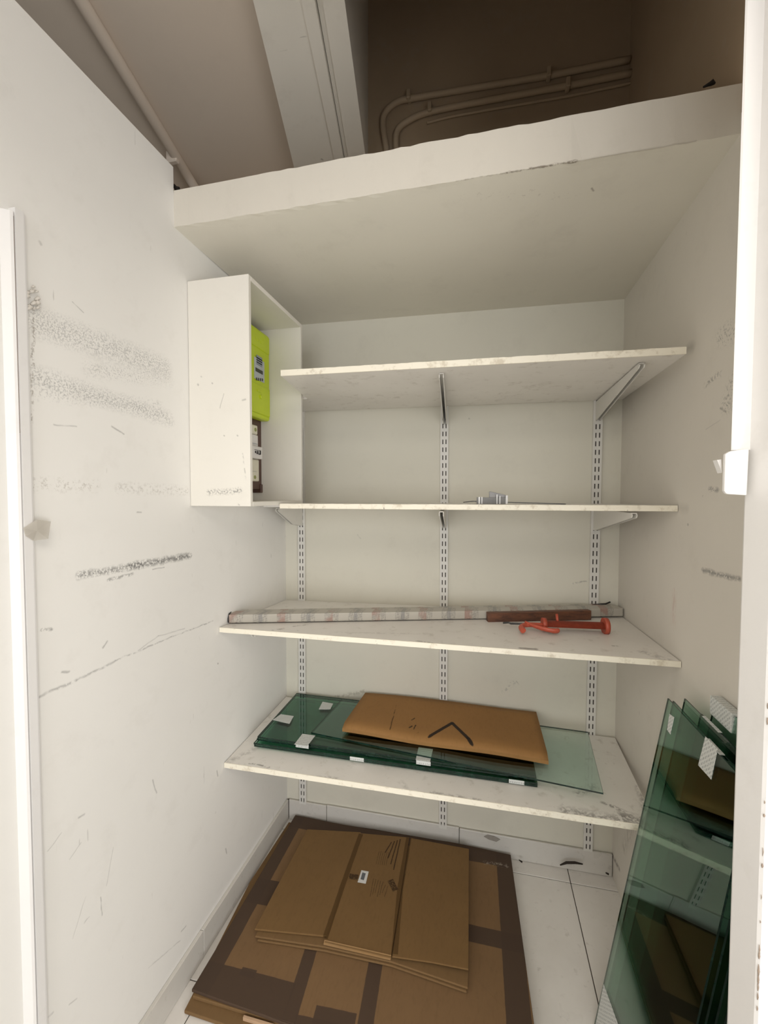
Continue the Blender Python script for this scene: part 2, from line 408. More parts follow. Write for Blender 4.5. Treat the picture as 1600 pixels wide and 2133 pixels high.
trimprofile(bm, [(-.93, .6235), (-.892, .6235), (-.892, .6205), (-.884, .6205), (-.884, .45), (-.93, .45)], 0, 2.025)
fl = struct(link('trim_2', bm, M_frame), 'painted door frame moulding on the left wall')
bm = NB(); bx(bm, -.8885, -.8695, .6548, .6572, 1.62, 2.028); o = link('gap', bm, simple('brown_gap', (.20, .13, .09), .9), fl); o['label'] = 'brown open joint in the moulding'
# ragged lump of filler and a scrap of clear tape on the frame
M_tape = NT('clear_tape'); M_tape = M_tape.fin((.76, .72, .65), .3); M_tape.node_tree.nodes['Principled BSDF'].inputs['Alpha'].default_value = .75
q0 = [onL(33, 1100), onL(60, 1082), onL(92, 1086), onL(84, 1122), onL(55, 1126), onL(36, 1116)]
bm = NB(); vs = []
for k, p in enumerate(q0):
    vs.append(bm.verts.new(V(-.864+(.003 if k % 2 else 0), p.y, p.z)))
ctr = bm.verts.new(V(-.861, sum(p.y for p in q0)/6, sum(p.z for p in q0)/6))
for k in range(6): bm.faces.new((vs[k], vs[(k+1) % 6], ctr))
bmesh.ops.solidify(bm, geom=list(bm.faces), thickness=.0008)
o = link('tape', bm, M_tape, fl); o['label'] = 'crumpled clear tape scrap'
bm = NB()
random.seed(5)
for k in range(16):
    p = onL(random.uniform(50, 74), random.uniform(600, 650)); r = random.uniform(.002, .006)
    tube(bm, [V(-.876, p.y-r, p.z), V(-.872, p.y, p.z+r), V(-.877, p.y+r*.6, p.z+2*r)], [r*.4, r*.8, r*.3], 6)
o = link('loose_plaster', bm, plaster('loose_plaster', base=(.7, .66, .6), specks=False), fl)

# right jamb
def jx_(z): return (z-1.5)*.0
bm = NB()
trimprofile(bm, [(.372, .655), (2.2, .655), (2.2, .73), (.66, .73), (.66, .75), (.50, .755), (.388, .750), (.362, .706), (.361, .702), (.369, .659)], 0, 2.93)
door = struct(link('door_1', bm, M_frame), 'white painted right door jamb')
# chipped arris
bm = NB(); random.seed(11)
for k in range(90):
    z = random.uniform(.5, 2.3); r = random.uniform(.0005, .0015); l = random.uniform(.003, .014)
    tube(bm, [V(.3705, .6555, z), V(.3708, .6552, z+l*.5), V(.3705, .6557, z+l)], [r*.4, r, r*.4], 6)
o = link('chipped_paint', bm, simple('chipped_paint', (.36, .28, .22), .9), door); o['label'] = 'brown chips along the jamb edge'
bm = NB(); trimprofile(bm, [(.3400, .698), (.3420, .6965), (.3630, .6965), (.3640, .702), (.3650, .730), (.3580, .730)], 1.565, 2.93)
o = link('door_stop', bm, M_frame, door)
M_plast = simple('white_plastic', (.84, .82, .80), .35, var=.05)
bm = NB()
A_ = at(1510, 940, 'y', .69); B_ = at(1551, 1032, 'y', .69)
prism(bm, [V(A_.x, .688, A_.z-.004), V(A_.x+.006, .688, A_.z), V(B_.x+.003, .688, A_.z+.003), V(B_.x+.002, .688, B_.z), V(A_.x+.003, .688, B_.z+.002), V(A_.x, .688, B_.z+.006)], (0, .007, 0))
bevel(bm, .0015, 2)
kp = link('latch_plate', bm, M_plast, door); kp['label'] = 'white plastic latch keeper'
bm = NB(); prism(bm, [at(1494, 958, 'y', .70), at(1503, 957, 'y', .70), at(1504, 985, 'y', .70)], (0, .012, 0)); link('latch_lip', bm, M_plast, kp)

# ---------------------------------------------------------------- conduits
M_pipe = plaster('conduit_paint', base=(.50, .39, .27), specks=False, dirt=.3)
def conduit(px, r, label, y=D, clips=()):
    pts = smooth_path([at(u, v, 'y', y-r-.004) for u, v in px], 6)
    rt = empty('conduit', pts[0]); tag(rt, label, 'conduit', 'conduits on the back wall of the dark shaft')
    bm = NB(); tube(bm, pts, r, 10); link('pipe', bm, M_pipe, rt)
    for u, v in clips:
        p = at(u, v, 'y', y-r-.004)
        bm = NB(); bx(bm, p.x-.008, p.x+.008, y-2*r-.012, y-.001, p.z-r-.006, p.z+r+.006); bevel(bm, .003, 1); link('clip', bm, M_pipe, rt)
conduit([(1312, 124), (1140, 158), (1000, 181), (870, 203), (828, 212), (803, 235), (798, 262), (806, 316), (808, 350)], .012, 'uppermost painted conduit bending down at the left of the dark shaft', clips=[(1143, 156), (852, 202)])
conduit([(1316, 152), (1185, 178), (1050, 203), (900, 232), (850, 252), (827, 275), (826, 316), (828, 350)], .012, 'middle painted conduit with the lower bend inside the dark shaft', clips=[(1183, 178), (896, 228)])
conduit([(1318, 172), (1190, 199), (1040, 225), (940, 243), (890, 256)], .005, 'thin lowest conduit running just under the two thicker ones')
# small strut near the right end and debris on the ledge
bm = NB(); p = at(1478, 176, 'y', YB+.03)
tube(bm, [p+V(-.012, 0, -.003), p+V(0, 0, .001), p+V(.006, .002, .005), p+V(.011, 0, 0)], [.002, .004, .006, .002], 8)
tag(link('debris_lump', bm, simple('black_dirt', (.02, .015, .012), .9), org=p), 'small black lump lying on the right end of the false ceiling', 'debris')
bm = NB(); p = at(366, 392, 'y', YB+.02)
tube(bm, [p+V(-.006, 0, .01), p, p+V(.012, 0, -.002)], [.004, .006, .004], 8)
tag(link('debris_lump', bm, bpy.data.materials['black_dirt'], org=p), 'tiny black lump at the left end of the false ceiling', 'debris')

# cable trunking under upper ceiling, left
bm = NB()
pa, pb = at(168, 0, 'z', 2.91), at(378, 345, 'z', 2.91)
pe = pb+V(-.03, .25, 0)
tube(bm, smooth_path([ext(pa, pb, .1), ext(pa, pb, .7), pa, lerp(pa, pb, .5), pb, pb+V(-.012, .08, -.01), pb+V(-.01, .2, -.06)], 4), .020, 12)
rt = empty('ceiling_cable', pa); tag(rt, 'painted cable run fixed under the upper ceiling left of the beam', 'cable')
link('sheath', bm, M_ceil, rt)
p = at(362, 328, 'z', 2.905); bm = NB(); bx(bm, p.x-.03, p.x+.02, p.y-.012, p.y+.012, 2.882, 2.93); bevel(bm, .004, 1); link('clip', bm, M_ceil, rt)

# ---------------------------------------------------------------- shelving hardware
M_met = plaster('white_enamel', base=(.76, .74, .69), rough=.4, dirt=.15, bumps=.05, specks=False)
UX = [(-.790, .082, 1.90, 'left'), (-.151, .080, 1.90, 'middle'), (.4285, .090, 1.90, 'right')]
def upright(x, z0, z1, which, lean):
    rt = empty('shelf_upright', (x, D, z0)); tag(rt, {'left': 'slotted white upright on the back wall nearest the meter cabinet', 'middle': 'slotted white upright in the middle of the back wall', 'right': 'slotted white upright on the back wall nearest the right wall'}[which], 'upright', 'slotted uprights of the wall shelving')
    bm = NB()
    w2 = .0165; cols = [-w2, -.0085, -.0045, .0045, .0085, w2]; yf = D-.013
    rows = [z0]; z = z0+.010; slots = []
    while z+.019 < z1:
        rows += [z, z+.019]; slots.append(len(rows)-2); z += .0325
    rows.append(z1)
    g = [[bm.verts.new(V(x+c+lean*(r-1), yf, r)) for c in cols] for r in rows]
    for j in range(len(rows)-1):
        for i in range(5):
            if j in slots and i in (1, 3): continue
            bm.faces.new((g[j][i], g[j][i+1], g[j+1][i+1], g[j+1][i]))
    for i in (0, 5):
        bot, top_ = g[0][i].co, g[-1][i].co
        a = bm.verts.new(V(bot.x, D-.0005, bot.z)); b = bm.verts.new(V(top_.x, D-.0005, top_.z))
        col = [g[j][i] for j in range(len(rows))]
        bm.faces.new([a]+col+[b])
    link('channel', bm, M_met, rt)
    bm = NB(); hexa(bm, [V(x+lean*(zz-1)+sx*.0145, yy, zz) for zz in (z0+.002, z1-.002) for sx, yy in ((-1, D-.006), (1, D-.006), (1, D-.001), (-1, D-.001))])  # dark strip behind the slots, standing in for the shade inside the channel
    o = link('slots', bm, simple('slot_shade', (.10, .085, .07), .8), rt); o['label'] = 'dark strip standing in for shade in the slots'
    for zz in (z0+.05, (z0+z1)/2, z1-.45):
        pass
lean = [0.0, -.003, 0.003]
for (x, z0, z1, wn), l in zip(UX, lean): upright(x, z0, z1, wn, l)

def bracket(x, ztop, length, hw, label, dxf=0.0):
    rt_o = V(x, D-.013, ztop)
    bm = NB(); L = length; y0 = D-.012
    prof = [(y0, ztop), (y0-L, ztop-.002), (y0-L-.006, ztop-.008), (y0-L, ztop-.015), (y0-.10, ztop-hw*.86), (y0-.02, ztop-hw), (y0, ztop-hw)]
    for dx in (-.006, .006):
        prism(bm, [V(x+dx-.0012, y, z) for y, z in prof], (.0024, 0, 0))
    bx(bm, x-.006, x+.006, y0-L, y0-.001, ztop-.003, ztop-.001)
    for v in bm.verts: v.co.x += dxf*(y0-v.co.y)/L
    # hooks
    bx(bm, x-.0035, x+.0035, y0-.002, y0+.008, ztop-.045, ztop-.030)
    tag(link('shelf_bracket', bm, M_met, org=rt_o), label, 'bracket', 'brackets holding the wall shelves')

# ---------------------------------------------------------------- shelf boards
def shelfmat(name, pts_top, ytype, marks, org):
    t = NT(name, org)
    base = (.87, .84, .79)
    c = t.mix(t.ramp(t.noise(2.5, 5, .6), .4, .7, 0, .25), base, (.55, .51, .45))
    c = t.mix(t.ramp(t.noise(22, 5, .7), .57, .70, 0, .4), c, (.42, .37, .30))
    c = t.mix(t.ramp(t.noise(60, 4, .75), .68, .74, 0, .5), c, (.22, .19, .15))
    for k in marks:
        m = t.seg(k['A'], k['B'], k['w'], k.get('soft'), k.get('warp', (30, .015)))
        g = k.get('grain', (70, .42, .55))
        m = t.math('MULTIPLY', m, t.ramp(t.noise(g[0], 3, .7), g[1], g[2]))
        c = t.mix(t.math('MULTIPLY', m, k.get('s', .8)), c, k.get('col', (.14, .12, .10)))
    t.bump(t.noise(50, 3), .06, .001)
    return t.fin(c, .38)
def edgemat(name, org):
    t = NT(name, org); base = (.88, .83, .70)
    c = t.mix(t.ramp(t.noise(30, 5, .7), .55, .68, 0, .55), base, (.50, .42, .30))
    c = t.mix(t.ramp(t.noise(45, 3, .6), .70, .73, 0, .8), c, (.08, .06, .05))
    return t.fin(c, .5)
def board(name, c4, th, label, marks, notch=None):
    """c4: top corners FL, FR, BR, BL; optional notch polygon inserted"""
    org = (c4[0]+c4[1]+c4[2]+c4[3])/4
    mt = shelfmat('laminate_'+name, None, None, marks, org); me_ = edgemat('edge_band_'+name, org)
    rt = empty('shelf_board', org); tag(rt, label, 'shelf', 'white boards of the wall shelving')
    top = list(c4) if notch is None else notch(c4)
    bm = NB(); prism(bm, [p+V(0, .0012, -th) if False else p+V(0, 0, -th) for p in top], (0, 0, th)); bevel(bm, .0008, 1)
    link('panel', bm, mt, rt)
    bm = NB(); a, b = top[0], top[1]
    random.seed(len(label)); n = 70
    prev = None
    for i in range(n+1):
        p = lerp(a, b, i/n); j = random.uniform(0, .0008) if random.random() < .8 else random.uniform(.001, .0025)
        k = random.uniform(0, .0006)
        ring = [bm.verts.new(q) for q in (p+V(0, .001, .0003), p+V(0, -.0012, .0003-j), p+V(0, -.0012, -th+k), p+V(0, .001, -th-.0003))]
        if prev:
            for s in range(4): bm.faces.new((prev[s], prev[(s+1) % 4], ring[(s+1) % 4], ring[s]))
        else: bm.faces.new(ring)
        prev = ring
    bm.faces.new(prev)
    o = link('edge_band', bm, me_, rt); o['label'] = 'worn cream front edge'
    return rt
TH = .0185
# top shelf
fl_, fr_ = at(585, 771, 'y', 1.246), at(1430, 722, 'y', 1.246)
BL_, BR_ = at(632, 857, 'y', D-.013), at(1300, 832, 'y', D-.013); BL_.z += TH; BR_.z += TH; BR_.x = XR(D)-.003
z1s = (fl_.z, fr_.z)
def notch1(c):
    a, b, c_, d = c; xe = -.655
    return [a, b, c_, V(-.85, d.y, d.z), V(-.85, 1.565, lerp(a, d, .55).z), V(-.66, 1.565, lerp(a, d, .55).z)]
fr_.x = min(fr_.x, XR(1.246)-.002)
board('top', [fl_, fr_, BR_, BL_], TH, 'topmost white shelf board, tilted, its right end against the wall', [], notch1)
S1 = [fl_, fr_, BR_, BL_]
f2l, f2r = at(583, 1049, 'y', 1.343), at(1413, 1053, 'y', 1.343)
f2r.x = min(f2r.x, XR(1.343)-.002)
b2l, b2r = V(-.79, D-.013, f2l.z-.004), V(XR(D)-.003, D-.013, f2r.z-.003)
def notch2(c):
    a, b, c_, d = c
    return [a, b, c_, V(-.85, d.y, d.z), V(-.85, 1.565, a.z-.002), V(-.664, 1.565, a.z-.002)]
board('second', [f2l, f2r, b2r, b2l], .0165, 'eye-level white shelf board, second from the top, seen edge-on', [], notch2)
S2 = [f2l, f2r, b2r, b2l]
f3l, f3r = at(457, 1307, 'y', 1.30), at(1419, 1378, 'y', 1.30)
b3l, b3r = at(600, 1250, 'y', D-.013), at(1305, 1279, 'y', D-.013)
f3l.x = XL(1.3)+.002; b3l.x = XL(D)+.002; f3r.x = XR(1.3)-.002; b3r.x = XR(D)-.002
z3 = 1.045
def on_board(c, u, v):
    z = c[0].z
    for _ in range(6):
        p = at(u, v, 'z', z); a_ = (p.x-c[0].x)/(c[1].x-c[0].x); b_ = (p.y-c[0].y)/(c[3].y-c[0].y)
        z = lerp(lerp(c[0].z, c[1].z, a_), lerp(c[3].z, c[2].z, a_), b_)
    return at(u, v, 'z', z)
def on3(u, v): return on_board((f3l, f3r, b3r, b3l), u, v)
m3_ = [mk(on3, (568, 1313), (590, 1310), .008, s=.8), mk(on3, (612, 1306), (640, 1303), .009, s=.8), mk(on3, (1085, 1350), (1115, 1352), .010, s=.9, grain=(50, .3, .4)),
       mk(on3, (1275, 1345), (1290, 1346), .005, s=.7), mk(on3, (870, 1335), (900, 1340), .010, s=.6), mk(on3, (665, 1325), (690, 1328), .006, s=.7),
       mk(on3, (700, 1318), (900, 1322), .012, soft=.012, s=.35, col=(.35, .32, .28)), mk(on3, (1340, 1358), (1405, 1380), .02, soft=.02, s=.5)]
board('third', [f3l, f3r, b3r, b3l], .0165, 'third white shelf board from the top, wedged between both walls', m3_)
f4l, f4r = at(470, 1589, 'y', 1.318), at(1335, 1718, 'y', 1.318)
b4l, b4r = at(602, 1452, 'y', D-.013), at(1283, 1537, 'y', D-.013)
f4l.x = XL(1.318)+.002; b4l.x = XL(D)+.002; b4r.x = XR(D)-.003
f4c = V(.497, 1.40, lerp(f4r, b4r, .2).z)
def notch4(c): return [c[0], c[1], f4c, c[2], c[3]]
def on4(u, v): return on_board((f4l, f4r, b4r, b4l), u, v)
m4_ = [mk(on4, (1180, 1690), (1300, 1712), .03, soft=.025, s=.6), mk(on4, (1255, 1672), (1300, 1690), .012, s=.8), mk(on4, (1300, 1700), (1345, 1712), .03, soft=.025, s=.7),
       mk(on4, (520, 1590), (560, 1598), .006, s=.8), mk(on4, (835, 1630), (848, 1640), .012, s=.5, col=(.4, .38, .34)), mk(on4, (470, 1590), (530, 1560), .02, soft=.02, s=.35),
       mk(on4, (640, 1618), (700, 1622), .012, s=.5), mk(on4, (900, 1652), (1000, 1668), .012, s=.55), mk(on4, (1060, 1680), (1180, 1700), .012, s=.55),
       mk(on4, (1330, 1640), (1345, 1690), .015, soft=.015, s=.6), mk(on4, (1205, 1655), (1240, 1640), .02, soft=.02, s=.5)]
board('lowest', [f4l, f4r, b4r, b4l], .018, 'lowest white shelf board, scuffed, carrying the green glass', m4_, notch4)
S4 = [f4l, f4r, b4r, b4l]; S3 = [f3l, f3r, b3r, b3l]
def bz(S, x, y, th):
    u = (x-S[0].x)/(S[1].x-S[0].x); v = (y-S[0].y)/(S[3].y-S[0].y)
    return lerp(lerp(S[0].z, S[1].z, u), lerp(S[3].z, S[2].z, u), v)
shn = ['topmost', 'eye-level', 'third', 'lowest']; un = ['left', 'middle', 'right']
for si, (S, th, L) in enumerate(((S1, TH, .50), (S2, .0165, .47), (S3, .0165, .42), (S4, .018, .42))):
    for ui, (x, _, _, wn) in enumerate(UX):
        zt = min(bz(S, x, D-.05, th), bz(S, x, D-L, th)) - th - .001
        LL = L if not (ui == 0 and si < 2) else .23
        bracket(x, zt, LL, .072 if si != 1 else .085, 'white tapered bracket under the %s shelf board on the %s upright' % (shn[si], un[ui]), (.0, .030, -.012)[ui])

# ---------------------------------------------------------------- meter cabinet
cx0, cx1, cy0, cy1, cz0, cz1 = XL(1.16)+.001, -.672, 1.161, 1.546, 1.4685, 2.149
org = V(cx0, cy0, cz0)
def onC(u, v): return at(u, v, 'y', cy0)
ck = [mk(onC, (435, 1026), (500, 1022), .012, soft=.011, grain=(170, .48, .56), s=.8), mk(onC, (458, 850), (466, 820), .0012, s=.7), mk(onC, (412, 801), (413, 802), .0028, s=.8),
      mk(onC, (442, 798), (443, 799), .0022, s=.8), mk(onC, (466, 907), (467, 908), .002, s=.8), mk(onC, (494, 907), (495, 908), .0022, s=.8), mk(onC, (419, 784), (420, 785), .002, s=.6),
      mk(onC, (505, 834), (511, 832), .0025, s=.7), mk(onC, (496, 1050), (498, 1051), .003, s=.7), mk(onC, (505, 938), (513, 1003), .002, grain=(50, .5, .6), s=.7)]
M_cab = plaster('cabinet_paint', base=(.81, .78, .71), org=org, marks=ck, dirt=.1, rough=.45, bumps=.08, specks=False)
cab = empty('meter_cabinet', org); tag(cab, 'white open-sided wooden box on the left wall around the yellow-green meter', 'cabinet')
T = .014
for nm, b in (('side_panel', (cx0, cx1, cy0, cy0+T, cz0, cz1)), ('top_panel', (cx0, cx1, cy0+T, cy1-T, cz1-T, cz1)), ('bottom_panel', (cx0, cx1, cy0+T, cy1-T, cz0, cz0+T)), ('side_panel', (cx0, cx1, cy1-T, cy1, cz0, cz1)), ('back_panel', (cx0, cx0+.006, cy0+T, cy1-T, cz0+T, cz1-T))):
    bm = NB(); bx(bm, *b); bevel(bm, .0012, 1); link(nm, bm, M_cab, cab)

# meter board, meter, breaker
M_brown = simple('brown_bakelite', (.10, .045, .03), .35)
xb = cx0+.006
mb = empty('meter_board', V(xb, 1.45, 1.52)); tag(mb, 'dark brown mounting board behind the meter and breaker', 'board')
bm = NB(); bx(bm, xb, xb+.034, 1.34, 1.5305, 1.525, 2.125); bevel(bm, .003, 2); link('board', bm, M_brown, mb)
bm = NB(); bx(bm, xb+.001, xb+.038, 1.516, 1.5315, 1.512, 1.545); bevel(bm, .002, 1); link('foot', bm, M_brown, mb)
M_yel = simple('lime_plastic', (.55, .68, .012), .35, var=.05, scale=6)
mt = empty('electricity_meter', V(xb+.034, 1.43, 1.79)); tag(mt, 'yellow-green electricity meter inside the white wall box', 'meter')
xm0, xm1 = xb+.034, -.797
bm = NB(); bx(bm, xm0, xm1, 1.345, 1.5285, 1.785, 2.108); bevel(bm, .010, 3); link('body', bm, M_yel, mt)
bm = NB(); bx(bm, xm1-.002, xm1+.004, 1.353, 1.520, 1.80, 1.905); bevel(bm, .003, 2); link('terminal_cover', bm, M_yel, mt)
bm = NB(); bx(bm, xm1-.002, xm1+.003, 1.353, 1.520, 2.035, 2.098); bevel(bm, .003, 2); link('top_cover', bm, M_yel, mt)
M_disp = simple('pale_display_panel', (.50, .54, .58), .3, var=.06); M_lcd = simple('dark_lcd', (.03, .035, .03), .2); M_blk = simple('black_plastic', (.015, .012, .012), .4)
def onM(u, v): return at(u, v, 'x', xm1+.002)
def rectx(x, thk, y0, y1, z0, z1, name, mat, par, bv=.0008, label=None):
    bm = NB(); bx(bm, x, x+thk, y0, y1, z0, z1); bevel(bm, bv, 1); o = link(name, bm, mat, par)
    if label: o['label'] = label
    return o
p0, p1 = onM(530, 742), onM(551, 796)
dp = rectx(xm1-.0005, .003, p0.y, p1.y, p1.z-.004, p0.z, 'display_panel', M_disp, mt, .001, 'grey-blue display panel')
p0, p1 = onM(532, 765), onM(547, 781); rectx(xm1+.0024, .001, p0.y, p1.y, p1.z, p0.z, 'display', M_lcd, dp, .0003)
for k in range(4):
    u = 533+k*4; p0, p1 = onM(u, 786+k*.6), onM(u+2.5, 793+k*.6); rectx(xm1+.0024, .0008, p0.y, p1.y, p1.z, p0.z, 'marking', M_lcd, dp, .0002)
for k in range(4):
    p0, p1 = onM(534, 745+k*4.5), onM(546, 746+k*4.5); rectx(xm1+.0024, .0005, p0.y, p1.y, p1.z, p0.z-.0005, 'marking', simple('grey_print', (.30, .33, .37), .5) if k == 0 else bpy.data.materials['grey_print'], dp, .0001)
p0 = onM(543, 827); bm = NB(); tube(bm, [V(xm1-.001, p0.y, p0.z), V(xm1+.009, p0.y, p0.z)], .007, 16); o = link('screw', bm, M_yel, mt)
p0 = onM(538, 815); bm = NB(); bx(bm, xm1+.001, xm1+.006, p0.y-.012, p0.y+.012, p0.z-.003, p0.z+.003); link('button', bm, M_yel, mt)
for k, (u, v) in enumerate(((532, 702), (537, 708), (543, 712), (547, 706))):
    p0 = onM(u, v); bm = NB(); bx(bm, xm1+.002, xm1+.0042, p0.y-.004, p0.y+.005, p0.z-.006, p0.z+.003); bevel(bm, .001, 1); link('embossed_mark', bm, M_yel, mt)

M_cream = simple('cream_plastic', (.78, .74, .60), .4, var=.08, scale=12); M_wht = simple('white_cover', (.80, .77, .74), .45, var=.05)
xk = xb+.034
br_ = empty('circuit_breaker', V(xk, 1.43, 1.55)); tag(br_, 'cream circuit breaker on the brown board below the meter', 'circuit breaker')
def onK(u, v, x=-.825): return at(u, v, 'x', x)
def kbox(name, v0, v1, u1, x, mat, bv=.004, label=None):
    a = onK(u1, v0, x); b = onK(u1, v1, x)
    bm = NB(); bx(bm, xk, x, 1.365, a.y, b.z, a.z); bevel(bm, bv, 2); o = link(name, bm, mat, br_)
    if label: o['label'] = label
    return o
kbox('terminal_block', 887, 906, 537, -.818, M_cream); kbox('body', 907, 931, 538, -.820, M_wht)
cap = kbox('toggle_cover', 932, 957, 547, -.803, M_wht, .003); kbox('body', 958, 1003, 540, -.818, M_cream)
# black toggle marks on the cover
def bar(u0, v0, u1, v1, x, par, mat=M_blk, name='marking'):
    a, b = onK(u0, v0, x), onK(u1, v1, x)
    bm = NB(); bx(bm, x, x+.0018, min(a.y, b.y), max(a.y, b.y), min(a.z, b.z), max(a.z, b.z)); link(name, bm, mat, par)
for r in ((530, 936, 543, 939.5), (531, 939, 533.5, 944), (535.5, 939, 538, 946), (540.5, 939, 543, 947), (534, 944, 537, 946), (538.5, 945, 542, 947.5)): bar(*r, -.8032, cap)
for u, v, nm, mt_ in ((532, 895, 'terminal_screw', 'olive'), (531, 994, 'terminal_screw', 'olive')):
    p = onK(u, v, -.818); bm = NB(); tube(bm, [V(-.820, p.y, p.z), V(-.8165, p.y, p.z)], .007, 14)
    m = bpy.data.materials.get('olive_screw') or simple('olive_screw', (.30, .32, .10), .4); link(nm, bm, m, br_)
for r in ((525, 923, 536, 925), (524, 981, 534, 982.5)): bar(*r, -.8205+.002, br_, bpy.data.materials['grey_print'])

# ---------------------------------------------------------------- things on the second shelf
M_alu = simple('brushed_aluminium', (.20, .195, .185), .45, .3); M_dst = simple('dark_steel_strip', (.10, .10, .10), .45, .6)
z2 = f2l.z
tr = empty('metal_rule', V(.10, 1.50, z2)); tag(tr, 'thin dark steel strip lying on the eye-level shelf', 'steel strip')
bm = NB()
prism(bm, [V(-.062, 1.50, z2), V(-.03, 1.485, z2+.003), V(.266, 1.49, z2), V(.266, 1.515, z2), V(-.03, 1.515, z2+.003)], (0, 0, .0025)); 
for vv in bm.verts:
    vv.co.z += .006*max(0, 1-abs(vv.co.x-.02)/.25)
link('blade', bm, M_dst, tr)
def on2(u, v): return at(u, v, 'y', 1.47)
sb = empty('metal_bracket', on2(1025, 1047)); tag(sb, 'small silver metal bracket with upright fins on the eye-level shelf', 'bracket')
bm = NB(); a, b = on2(993, 1036), on2(1057, 1048); bx(bm, a.x, b.x, 1.455, 1.475, z2+.001, a.z); bevel(bm, .0006, 1); link('plate', bm, M_alu, sb)
bm = NB(); prism(bm, [on2(1019, 1048), on2(1053, 1048), on2(1054, 1031), on2(1022, 1024), on2(1019, 1024)], (0, .018, 0)); bevel(bm, .0006, 1); link('fin', bm, simple('grey_zinc', (.22, .21, .20), .4, .5), sb)
for u0, u1, v0 in ((997, 1000, 1035), (1003, 1005, 1035), (1034, 1036, 1030), (1040, 1042, 1033), (1053, 1057, 1032)):
    bm = NB(); p, q_ = on2(u0, v0), on2(u1, 1048); bx(bm, p.x, q_.x, 1.451, 1.456, z2+.001, p.z); link('rib', bm, simple('bright_metal', (.60, .58, .55), .35, .3) if 'bright_metal' not in bpy.data.materials else bpy.data.materials['bright_metal'], sb)

# ---------------------------------------------------------------- third shelf: wrapped profile, stick, caulking gun
def z3at(x, y): return bz(S3, x, y, 0)
def wrapmat(org):
    t = NT('printed_wrapping', org); base = (.48, .45, .39)
    sx = t.n('ShaderNodeSeparateXYZ'); t.put(sx.inputs[0], t.P)
    c = t.mix(t.ramp(t.noise(20, 3), .4, .7, 0, .3), base, (.40, .37, .32))
    f = t.math('FRACT', t.math('MULTIPLY', sx.outputs[0], 12.3)); g_ = t.math('FRACT', t.math('MULTIPLY', sx.outputs[0], 6.15))
    row = t.math('FRACT', t.math('MULTIPLY', t.math('ADD', sx.outputs[2], sx.outputs[1]), 170))
    txt = t.math('MULTIPLY', t.math('MULTIPLY', t.math('LESS_THAN', f, .6), t.math('GREATER_THAN', row, .45)), t.ramp(t.noise(300, 2, .6, (1, .2, .2)), .42, .5))
    c = t.mix(t.math('MULTIPLY', txt, .65), c, (.16, .15, .14))
    rr = t.math('MULTIPLY', t.math('LESS_THAN', g_, .17), t.ramp(t.noise(15, 2), .35, .5))
    c = t.mix(t.math('MULTIPLY', rr, .6), c, (.34, .17, .13))
    bl_ = t.math('MULTIPLY', t.math('GREATER_THAN', g_, .62), t.math('LESS_THAN', g_, .70))
    c = t.mix(t.math('MULTIPLY', bl_, .5), c, (.2, .2, .2))
    return t.fin(c, .35)
pr = [at(477, 1300, 'z', 1.046), at(1308, 1290, 'z', 1.046)]
pr[0].x = XL(1.35)+.006; pr[1].x = XR(1.74)-.004
for p in pr: p.z = z3at(p.x, p.y)+.0015
pr[0].z += .002; pr[1].z += .004
dirv = (pr[1]-pr[0]).normalized(); nv = V(-dirv.y, dirv.x, 0).normalized()
wp_ = empty('wrapped_profile', pr[0]); tag(wp_, 'long square profile in printed white wrapping across the third shelf', 'profile')
M_wrap = wrapmat(pr[0])
bm = NB(); W_, H_ = .052, .030
hexa(bm, [pr[0], pr[1], pr[1]+nv*W_, pr[0]+nv*W_, pr[0]+V(0, 0, H_), pr[1]+V(0, 0, H_), pr[1]+nv*W_+V(0, 0, H_), pr[0]+nv*W_+V(0, 0, H_)]); bevel(bm, .003, 2)
link('sleeve', bm, M_wrap, wp_)
bm = NB(); tube(bm, [pr[0]+V(-.001, 0, .002), pr[0]+V(-.003, .002, .015), pr[0]+V(-.001, .006, .031), pr[0]+nv*.03+V(0, 0, .033)], .0022, 8); o = link('end_band', bm, M_blk, wp_); o['label'] = 'black band round the left end'
wq = empty('wrapped_profile', pr[0]+nv*.058); tag(wq, 'thinner printed profile lying behind the wrapped square one', 'profile')
a0, a1 = pr[0]+nv*.0565+V(.03, 0, 0), pr[1]+nv*.0545+V(-.012, 0, 0)
a0.z = z3at(a0.x, a0.y)+.001; a1.z = z3at(a1.x, min(a1.y, D-.02))+.001
bm = NB(); hexa(bm, [a0, a1, a1+nv*.022, a0+nv*.022, a0+V(0, 0, .034), a1+V(0, 0, .034), a1+nv*.022+V(0, 0, .034), a0+nv*.022+V(0, 0, .034)]); bevel(bm, .002, 2)
link('sleeve', bm, M_wrap, wq)
bm = NB(); e_ = a1+V(0, 0, .034); tube(bm, [e_+V(-.07, -.01, -.002), e_+V(-.02, .002, .002), e_+V(-.003, .004, .010)], .003, 8); o = link('end_band', bm, M_blk, wq); o['label'] = 'black tie at the right end'

